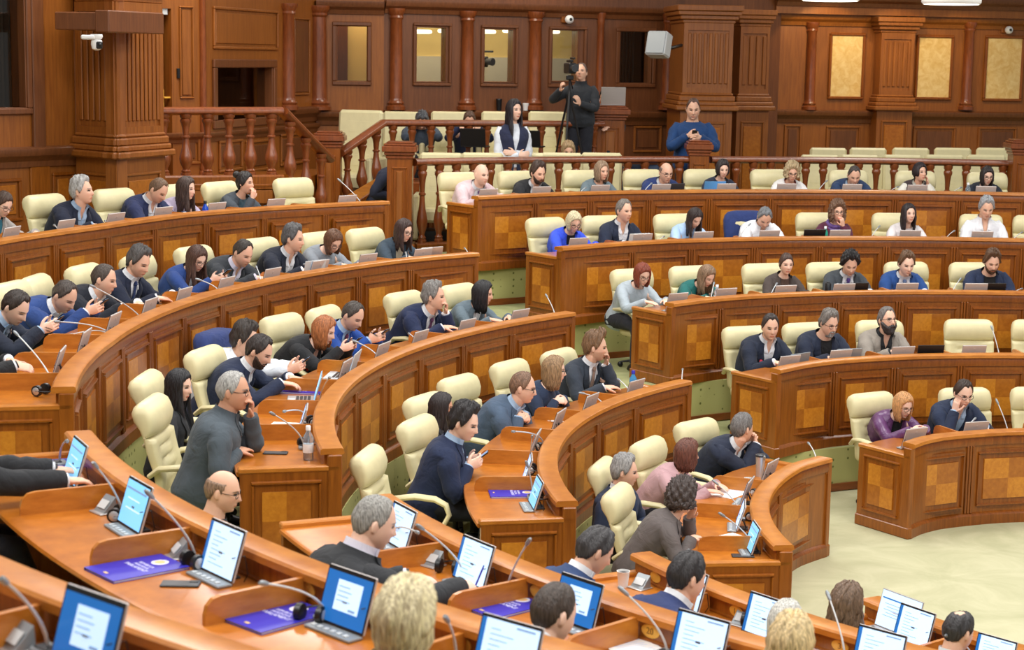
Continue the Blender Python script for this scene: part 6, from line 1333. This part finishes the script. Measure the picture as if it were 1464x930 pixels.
vessel('M', 4, 1070, 692, 'cup', 'white paper cup on the innermost desk beside the steel tumbler', zrel=.045)
vessel('M', 4, 1087, 666, 'tumbler', 'tall steel tumbler before the man with folded hands', zrel=.09)
vessel('M', 3, 905, 549, 'bottle', 'blue water bottle on the desk beside the charcoal-suited man', zrel=.1)
vessel('M', 2, 446, 640, 'clear', 'clear water bottle at the near end of the third curved row', zrel=.08)
vessel('M', 0, 308, 297, 'blue_bottle', 'small blue bottle between the lavender top and the black-haired woman', zrel=.16)
vessel('R', 1, 1180, 332, 'green_bottle', 'green bottle in front of the curly-haired woman', zrel=.15)
vessel('R', 2, 1184, 410, 'can', 'black travel flask before the black-curled man', zrel=.12)
vessel('R', 2, 1196, 413, 'mug', 'white mug next to the black travel flask', zrel=.12)
vessel('R', 0, 1384, 268, 'clear', 'small clear bottle beside the black-bobbed woman at the top right', zrel=.16)
vessel('R', 2, 1025, 418, 'clear', 'small clear bottle beside the teal blazer', zrel=.14)
vessel('F', 3, 1037, 922, 'clear', 'clear water bottle before the screen at the bottom edge', zrel=.1)
paper('M', 2, 405, 611, 'white sheet with a pen on the third curved desk', turn=80)
paper('M', 3, 812, 600, 'open white notebook before the man with clasped hands', turn=10, n=3)
paper('M', 3, 744, 690, 'white paper under the black-haired man’s phone hands', turn=70)
paper('M', 4, 1043, 706, 'white sheet beside the paper cup on the innermost desk', turn=75, n=2)
paper('M', 4, 1046, 775, 'stack of white papers the grey-jacketed woman writes on', turn=60, n=4)
paper('F', 2, 652, 842, 'white sheet under the writing man’s hand', turn=10)
paper('F', 3, 1180, 925, 'white sheet standing beside the wavy blonde head', turn=10)
paper('F', 2, 905, 925, 'white sheet at the bottom edge near the plate reading 20', turn=70, n=2)
paper('M', 3, 880, 575, 'pale brown sheet under the elbow on the fourth curved row', turn=20, lines=False)
# what the hands hold
def held_phone(p, lab, dz=.05):
    root, hands, toW, HC = p['ret']; a, b_ = hands[1], hands[-1]; c = (a[0]+b_[0])/2+np.array([0, .085, dz]); rz = root.rotation_euler[2]; o = empty('smartphone', toW(c), rz)
    m = MB(); R_ = np.array(Matrix.Rotation(-.9, 3, 'X')); m.box((0, 0, 0), (.036, .0045, .074), 0, R=R_, bev=.003); m.build('body', 'black_plastic', o, smooth=False)
    m = MB(); m.box(R_ @ np.array([0, -.005, 0]), (.033, .0006, .070), 0, R=R_); m.build('screen', 'screen_ink', o, smooth=False); setlab(o, lab, 'phone', 'phones held in hands')
for p in list(PLIST):
    if p['pose'] == 'phone': held_phone(p, 'phone in the hands of the ' + p['short'])
    if p['pose'] == 'write' and p['b'] == 'F':
        root, hands, toW, HC = p['ret']; W, dd, nn = hands[1]; o = empty('pen', toW(W+nrm(dd)*.09+np.array([0, 0, .0])), 0); m = MB(); m.tube([(0, 0, -.03), (.005, 0, -.02), (.045, .03, .075), (.05, .034, .09)], [.001, .0045, .0045, .003], 7); m.build('barrel', 'folder_blue', o); tag(o, 'blue pen in the hand of the grey-haired man writing', 'pen')

# ------------------------------------------------------------------ the gallery behind: seats and people
def make_gseat():
    root = empty('gallery_chair'); 
    m = MB(); R_ = np.array(Matrix.Rotation(.12, 3, 'X')); m.box((0, -.24, .70), (.27, .055, .34), 0, R=R_, bev=.03); m.build('backrest', 'leather', root, smooth=False)
    m = MB(); 
    for i in range(3): m.box((0, -.185+.02*i*-1, .56+i*.16), (.15, .02, .07), 0, R=R_, bev=.018)
    m.build('pad', 'leather', root, smooth=False); m = MB(); m.box((0, .02, .37), (.27, .26, .075), 0, bev=.03); m.build('seat', 'leather', root, smooth=False)
    for sg in (-1, 1): m = MB(); m.box((sg*.295, 0, .35), (.035, .27, .25), 0, bev=.02); m.build('armrest', 'leather', root, smooth=False)
    m = MB(); m.box((0, 0, .10), (.25, .23, .10), 0); m.build('plinth', 'black_plastic', root, smooth=False); return root
GS = [None]
def gseat(px, py, Y, floor, lab, rz=PI, s=1.0):
    p = on_Y(px, py, Y); o = make_gseat() if GS[0] is None else copy_tree(GS[0]); GS[0] = GS[0] or o; zt = (p[2]-floor)/1.035; o.location = (p[0], Y-.28, floor); o.rotation_euler = (0, 0, rz); o.scale = (s, s, zt); tag(o, lab, 'chair', 'square cream seats of the gallery'); return o
for i, px_ in enumerate((576, 644, 716, 783)): gseat(px_, 160, 24.95+.14*i, ZP, ('cream square seat of the leftmost press writer', 'cream square seat behind the second press writer', 'cream square seat behind the standing woman', 'cream square seat beside the cameraman')[i])
for i, px_ in enumerate((631, 690, 750, 803, 860)): gseat(px_, 219, 22.75+.30*i, 1.68, 'cream square seat behind the railing, %s of the left stretch' % ('first', 'second', 'third', 'fourth', 'fifth')[i], rz=PI)
for i, px_ in enumerate((1172, 1229, 1290, 1350, 1410)):
    gseat(px_, 222, 25.3, 1.68, 'cream square seat behind the right railing, front row, %s from the left' % ('first', 'second', 'third', 'fourth', 'fifth')[i]); gseat(px_+12, 212, 26.5, 1.68, 'cream square seat behind the right railing, back row, %s from the left' % ('first', 'second', 'third', 'fourth', 'fifth')[i])
gseat(507, 158, 24.0, 1.9, 'large cream armchair alone at the top of the stairs', rz=PI-.3, s=1.15)
def gal_person(px, py, Y, floor, yaw, pitch, pose, fem, fat, skin, hair, hcol, outfit, label, standing=False, lean=None, body=None, **k):
    T = on_Y(px, py, Y); yaw_ = math.radians(yaw); head_yaw = math.atan2(-math.cos(yaw_), math.sin(yaw_)); bh = math.radians(body if body is not None else yaw); heading = math.atan2(-math.cos(bh), math.sin(bh)); zt = T[2]-floor; pitch = math.radians(pitch)
    if lean is None: lean = .04 if standing else .5
    S_ = 1.0
    def HCf(S_, hipz):
        at = body_frame(lean, S_); hy = (head_yaw-heading+PI) % (2*PI)-PI; hy = max(-1.7, min(1.7, hy)); nb = at(1.0)[0]+np.array([0, 0, hipz]); q = lean*.7+.12+pitch*.35
        nd = nrm(np.array([-math.sin(hy)*.18*math.sin(abs(pitch)+.2), math.sin(q), math.cos(q)])); J = nb+nd*.075*S_; RH = np.array(Matrix.Rotation(hy, 3, 'Z')) @ np.array(Matrix.Rotation(-pitch, 3, 'X')); return J+RH @ np.array([0, .02, .085])*S_
    hipz = .88 if standing else .49
    for _ in range(6):
        h = HCf(S_, hipz)[2]
        if standing: f_ = zt/h; S_ *= f_; hipz *= f_
        else: hipz += zt-h
    S_ = max(.85, min(1.15, S_)); hipz += zt-HCf(S_, hipz)[2]; HC = HCf(S_, hipz); c_, s_ = math.cos(heading-PI/2), math.sin(heading-PI/2)
    x, y = T[0]-(c_*HC[0]-s_*HC[1]), T[1]-(s_*HC[0]+c_*HC[1]); P_ = POSES[pose] if isinstance(pose, str) else pose
    return person(x, y, floor, heading, head_yaw, pitch, lean, S_, P_, fem, fat, skin, hair, hcol, outfit, label, k.get('glasses', False), k.get('beard'), None, standing, .0068, 0, hipz, k.get('wy', 0), k.get('extras', ())), (x, y, floor, S_, hipz)
gal_person(603, 172, 24.4, ZP, 8, 48, 'phone', 0, .3, 1, 'side', (96, 98, 102), D('sweater', (70, 82, 98)), 'seated press man with grey-dark hair bent over a phone behind the railing', lean=.55, wy=-.05)
gal_person(671, 172, 24.6, ZP, 4, 34, 'type', 0, .1, 1, 'short', (96, 70, 54), D('sweater', (38, 48, 84)), 'seated press man in dark blue with a laptop behind the railing', lean=.45)
r_, q_ = gal_person(735, 158, 23.2, 1.68, 38, -2, 'cross', 1, 0, 0, 'long', (30, 24, 30), D('vest', (38, 44, 72), inner=(228, 234, 242), crew=1, legs=(36, 42, 66)), 'standing woman with long black hair, white blouse and navy waistcoat, arms crossed', standing=True, body=20)
gal_person(831, 104, 24.75, ZP, -14, -14, 'camera', 0, .2, 1, 'receding', (104, 84, 74), D('sweater', (38, 42, 48), roll=1), 'cameraman in a black turtleneck standing behind the tripod camera', standing=True)
gal_person(866, 140, 25.3, ZP, -18, 10, 'type', 0, 0, 1, 'short', (36, 32, 32), D('sweater', (44, 44, 52)), 'seated dark-haired man half hidden behind the open silver laptop', lean=.3)
bs_ = gal_person(991, 156, 24.1, 1.68, -2, 12, 'standphone', 0, .75, 1, 'crop', (88, 62, 50), D('sweater', (24, 62, 112), legs=(30, 34, 48)), 'stout man in a blue sweater standing at the post with a phone', standing=True, lean=.12)
held_phone(dict(ret=bs_[0]), 'phone in the hands of the stout man in the blue sweater', .04)
gal_person(812, 216, 23.95, 1.68, 8, 16, 'lap', 1, 0, 1, 'wavy', (170, 142, 104), D('sweater', (196, 184, 168), hairlen=-.2, legs=(110, 150, 200)), 'blonde woman in a beige knit seated behind the top row railing', lean=.25)
gal_person(576, 230, 22.35, 1.68, 60, 30, 'lap', 0, .2, 1, 'short', (60, 46, 40), D('suit', (34, 40, 60), legs=(24, 26, 32)), 'seated person in dark clothes mostly hidden behind the tall newel post', lean=.5)
# laptop on the post, laptops in the press laps, camera on tripod
c = on_Y(874, 151, 25.1); laptop((c[0]+.02, 25.15, c[2]+.005), PI, .34, .24, 1.75, 'off', 'silver', 'open silver laptop on the broad wooden post by the cameraman')
c = on_Y(690, 205, 23.9); laptop((c[0]-.1, 23.95, c[2]-.05), PI-.2, .34, .24, 1.8, 'off', 'black_plastic', 'black laptop on the lap of the press man in dark blue')
c = on_Y(760, 205, 24.2); laptop((c[0], 24.2, c[2]-.05), PI-.3, .32, .22, 1.8, 'off', 'black_plastic', 'black laptop behind the standing woman')
T = on_Y(815, 96, 24.35); root = empty('camera_tripod', (T[0]+.0, T[1], ZP)); hz_ = T[2]-ZP-.14; m = MB(); m.tube([(0, 0, hz_-.55), (0, 0, hz_)], .016, 8); m.build('column', 'black_plastic', root)
for a in (.4, 2.5, 4.5): m = MB(); m.tube([(0, 0, hz_-.18), (.12*math.cos(a), .12*math.sin(a), hz_*.55), (.30*math.cos(a), .30*math.sin(a), .01)], [.018, .014, .012], 7); m.build('leg', 'black_plastic', root)
m = MB(); m.box((0, 0, hz_+.0), (.05, .06, .03), 0, bev=.01); m.tube([(0, .03, hz_), (.05, .3, hz_-.15)], .009, 6); m.build('head', 'black_plastic', root); tag(root, 'black tripod carrying the video camera behind the press railing', 'tripod')
def vcam(c, lab, rz=0, s=1.0):
    o = empty('video_camera', c, rz); o.scale = (s, s, s); m = MB(); m.box((0, 0, .10), (.055, .15, .075), 0, bev=.015); m.box((0, .02, .20), (.025, .10, .018), 0, bev=.008); m.tube([(0, -.06, .17), (0, -.06, .2)], .012, 6); m.build('body', 'black_plastic', o, smooth=False)
    m = MB(); m.tube([(0, -.15, .10), (0, -.20, .10), (0, -.26, .10), (0, -.27, .10)], [.045, .045, .055, .05], 16); m.build('lens', 'dark_plastic', o); m = MB(); m.box((.085, -.02, .13), (.03, .045, .03), 0, bev=.006); m.build('viewfinder', 'dark_plastic', o, smooth=False); m = MB(); m.tube([(-.02, -.10, .24), (-.02, -.28, .24)], .014, 8); m.build('microphone', 'black_plastic', o); tag(o, lab, 'video camera'); return o
vcam((T[0], T[1], ZP+hz_+.03), 'black video camera on the tripod above the railing', rz=.25, s=.95)
c = B2.pt(*B2.W(722, 100), -1.2); vcam((c[0], c[1], c[2]), 'black camera silhouette seen inside the booth window behind the standing woman', rz=.9, s=1.1)
m = MB(); [m.tube([(c[0], c[1], c[2]), (c[0]+.25*math.cos(a), c[1]+.25*math.sin(a), c[2]-1.0)], .016, 6) for a in (.3, 2.4, 4.4)]; tag(m.build('camera_tripod', 'black_plastic'), 'black tripod under the camera inside the booth', 'tripod')
p = on_Y(916, 219, 23.4); o = empty('stacking_chair', (p[0], 23.1, 1.68), PI); m = MB(); m.box((0, -.22, .82), (.24, .03, .22), 0, bev=.03); m.build('backrest', cloth((50, 62, 84)), o, smooth=False); m = MB(); m.box((0, 0, .45), (.23, .22, .03), 0, bev=.02); m.build('seat', cloth((50, 62, 84)), o, smooth=False)
for x_ in (-.2, .2):
    for y_ in (-.2, .2): m = MB(); m.tube([(x_, y_, .44), (x_*1.1, y_*1.1, 0)], .011, 6); m.build('leg', 'chrome', o)
tag(o, 'dark blue fabric chair left of the man in the blue sweater', 'chair')
# cup and small things on the ledge
for px_, lab, mt, h_ in ((711, 'black cup standing on the ledge of the back wall left of the standing woman', 'black_plastic', .15), (749, 'white cup on the ledge right of the standing woman', 'white', .09)):
    q_, z_ = B2.W(px_, 158); c = B2.pt(q_, 0, .07); zl_ = B2.W(750, 161)[1]-.02+.05; o = empty('cup', (c[0], c[1], zl_)); m = MB(); m.lathe([(.035, 0), (.045, h_), (.046, h_+.005), (.03, h_+.008)], n=16); m.build('cup_wall', mt, o); m = MB(); m.lathe([(.047, h_+.004), (.044, h_+.02), (.01, h_+.02)], n=16); m.build('lid', mt, o); tag(o, lab, 'cup')
LABS = {}
for o in SC.objects:
    if o.get('category') and o.get('label'): LABS.setdefault(o['label'], []).append(o)
# where two things of one kind would read the same, say on which side of the neighbour each stands
for lab, L in LABS.items():
    if len(L) > 1:
        L.sort(key=lambda o: (o.matrix_basis.translation.x)); words_ = ['left', 'right'] if len(L) == 2 else ['leftmost', 'middle', 'right', 'far right', 'last']
        for w_, o in zip(words_, L):
            o['label'] = ' '.join((w_ + ' ' + lab).split()[:16])
# ------------------------------------------------------------------ camera, light, view
cam = bpy.data.cameras.new('camera'); co = bpy.data.objects.new('camera', cam); COL.objects.link(co); SC.camera = co
cam.sensor_width = 36; cam.lens = FPX/1464*36; cam.clip_end = 100; cam.clip_start = .1
Rt = Vector((cr, sr*sp, sr*cp)); Up = Vector((-sr, cr*sp, cr*cp)); Fw = Vector((0, cp, -sp))
co.matrix_world = Matrix(((Rt.x, Up.x, -Fw.x, 0), (Rt.y, Up.y, -Fw.y, 0), (Rt.z, Up.z, -Fw.z, EYE), (0, 0, 0, 1)))
cam.dof.use_dof = True; cam.dof.focus_distance = 15.5; cam.dof.aperture_fstop = 4.5
def area(loc_, size, power, col=(1, .96, .9), rot=(0, 0, 0), sy=None):
    l = bpy.data.lights.new('light', 'AREA'); l.energy = power; l.size = size; l.color = col
    if sy: l.shape = 'RECTANGLE'; l.size_y = sy
    o = bpy.data.objects.new('light', l); COL.objects.link(o); o.location = loc_; o.rotation_euler = rot; return o
K = 1.0
for x, y in ((-3.5, 6), (1.5, 4.5), (6.5, 5), (-4.5, 12), (1, 11), (6, 11), (11, 10), (-3, 18.5), (2.5, 18), (8, 18)):
    area((x, y, 7.4), 2.6, 262*K, (1, .975, .94))
for x, y in ((0, 24.3), (5.5, 26.5), (-4.2, 21)): area((x, y, 6.2), 1.5, 60*K, (1, .9, .76))
for px_ in (1200, 1310, 1415):
    p = on_Y(px_, -14, 28.1); l = bpy.data.lights.new('spot', 'SPOT'); l.energy = 42; l.color = (1, .72, .32); l.spot_size = 1.6; l.shadow_soft_size = .06; o = bpy.data.objects.new('light', l); COL.objects.link(o); o.location = p; o.rotation_euler = (.55, 0, 0)
area(tuple(B2.pt(B2.L*.35, 5.4, -1.3)), 3.0, 100, (1, .9, .7)); area(tuple(B1.pt(.5, 5.3, -.5)), .7, 30, (1, .88, .6)); area(tuple(L3.pt(1.2, 5.0, -.7)), .6, 1, (1, .9, .7))
w = bpy.data.worlds.new('World'); SC.world = w; w.use_nodes = True; w.node_tree.nodes['Background'].inputs[0].default_value = (.97, .98, 1, 1); w.node_tree.nodes['Background'].inputs[1].default_value = .26
SC.view_settings.view_transform = 'Standard'; SC.view_settings.look = 'None'; SC.view_settings.exposure = 0.0; SC.view_settings.gamma = 1.0
SC.view_settings.use_curve_mapping = False
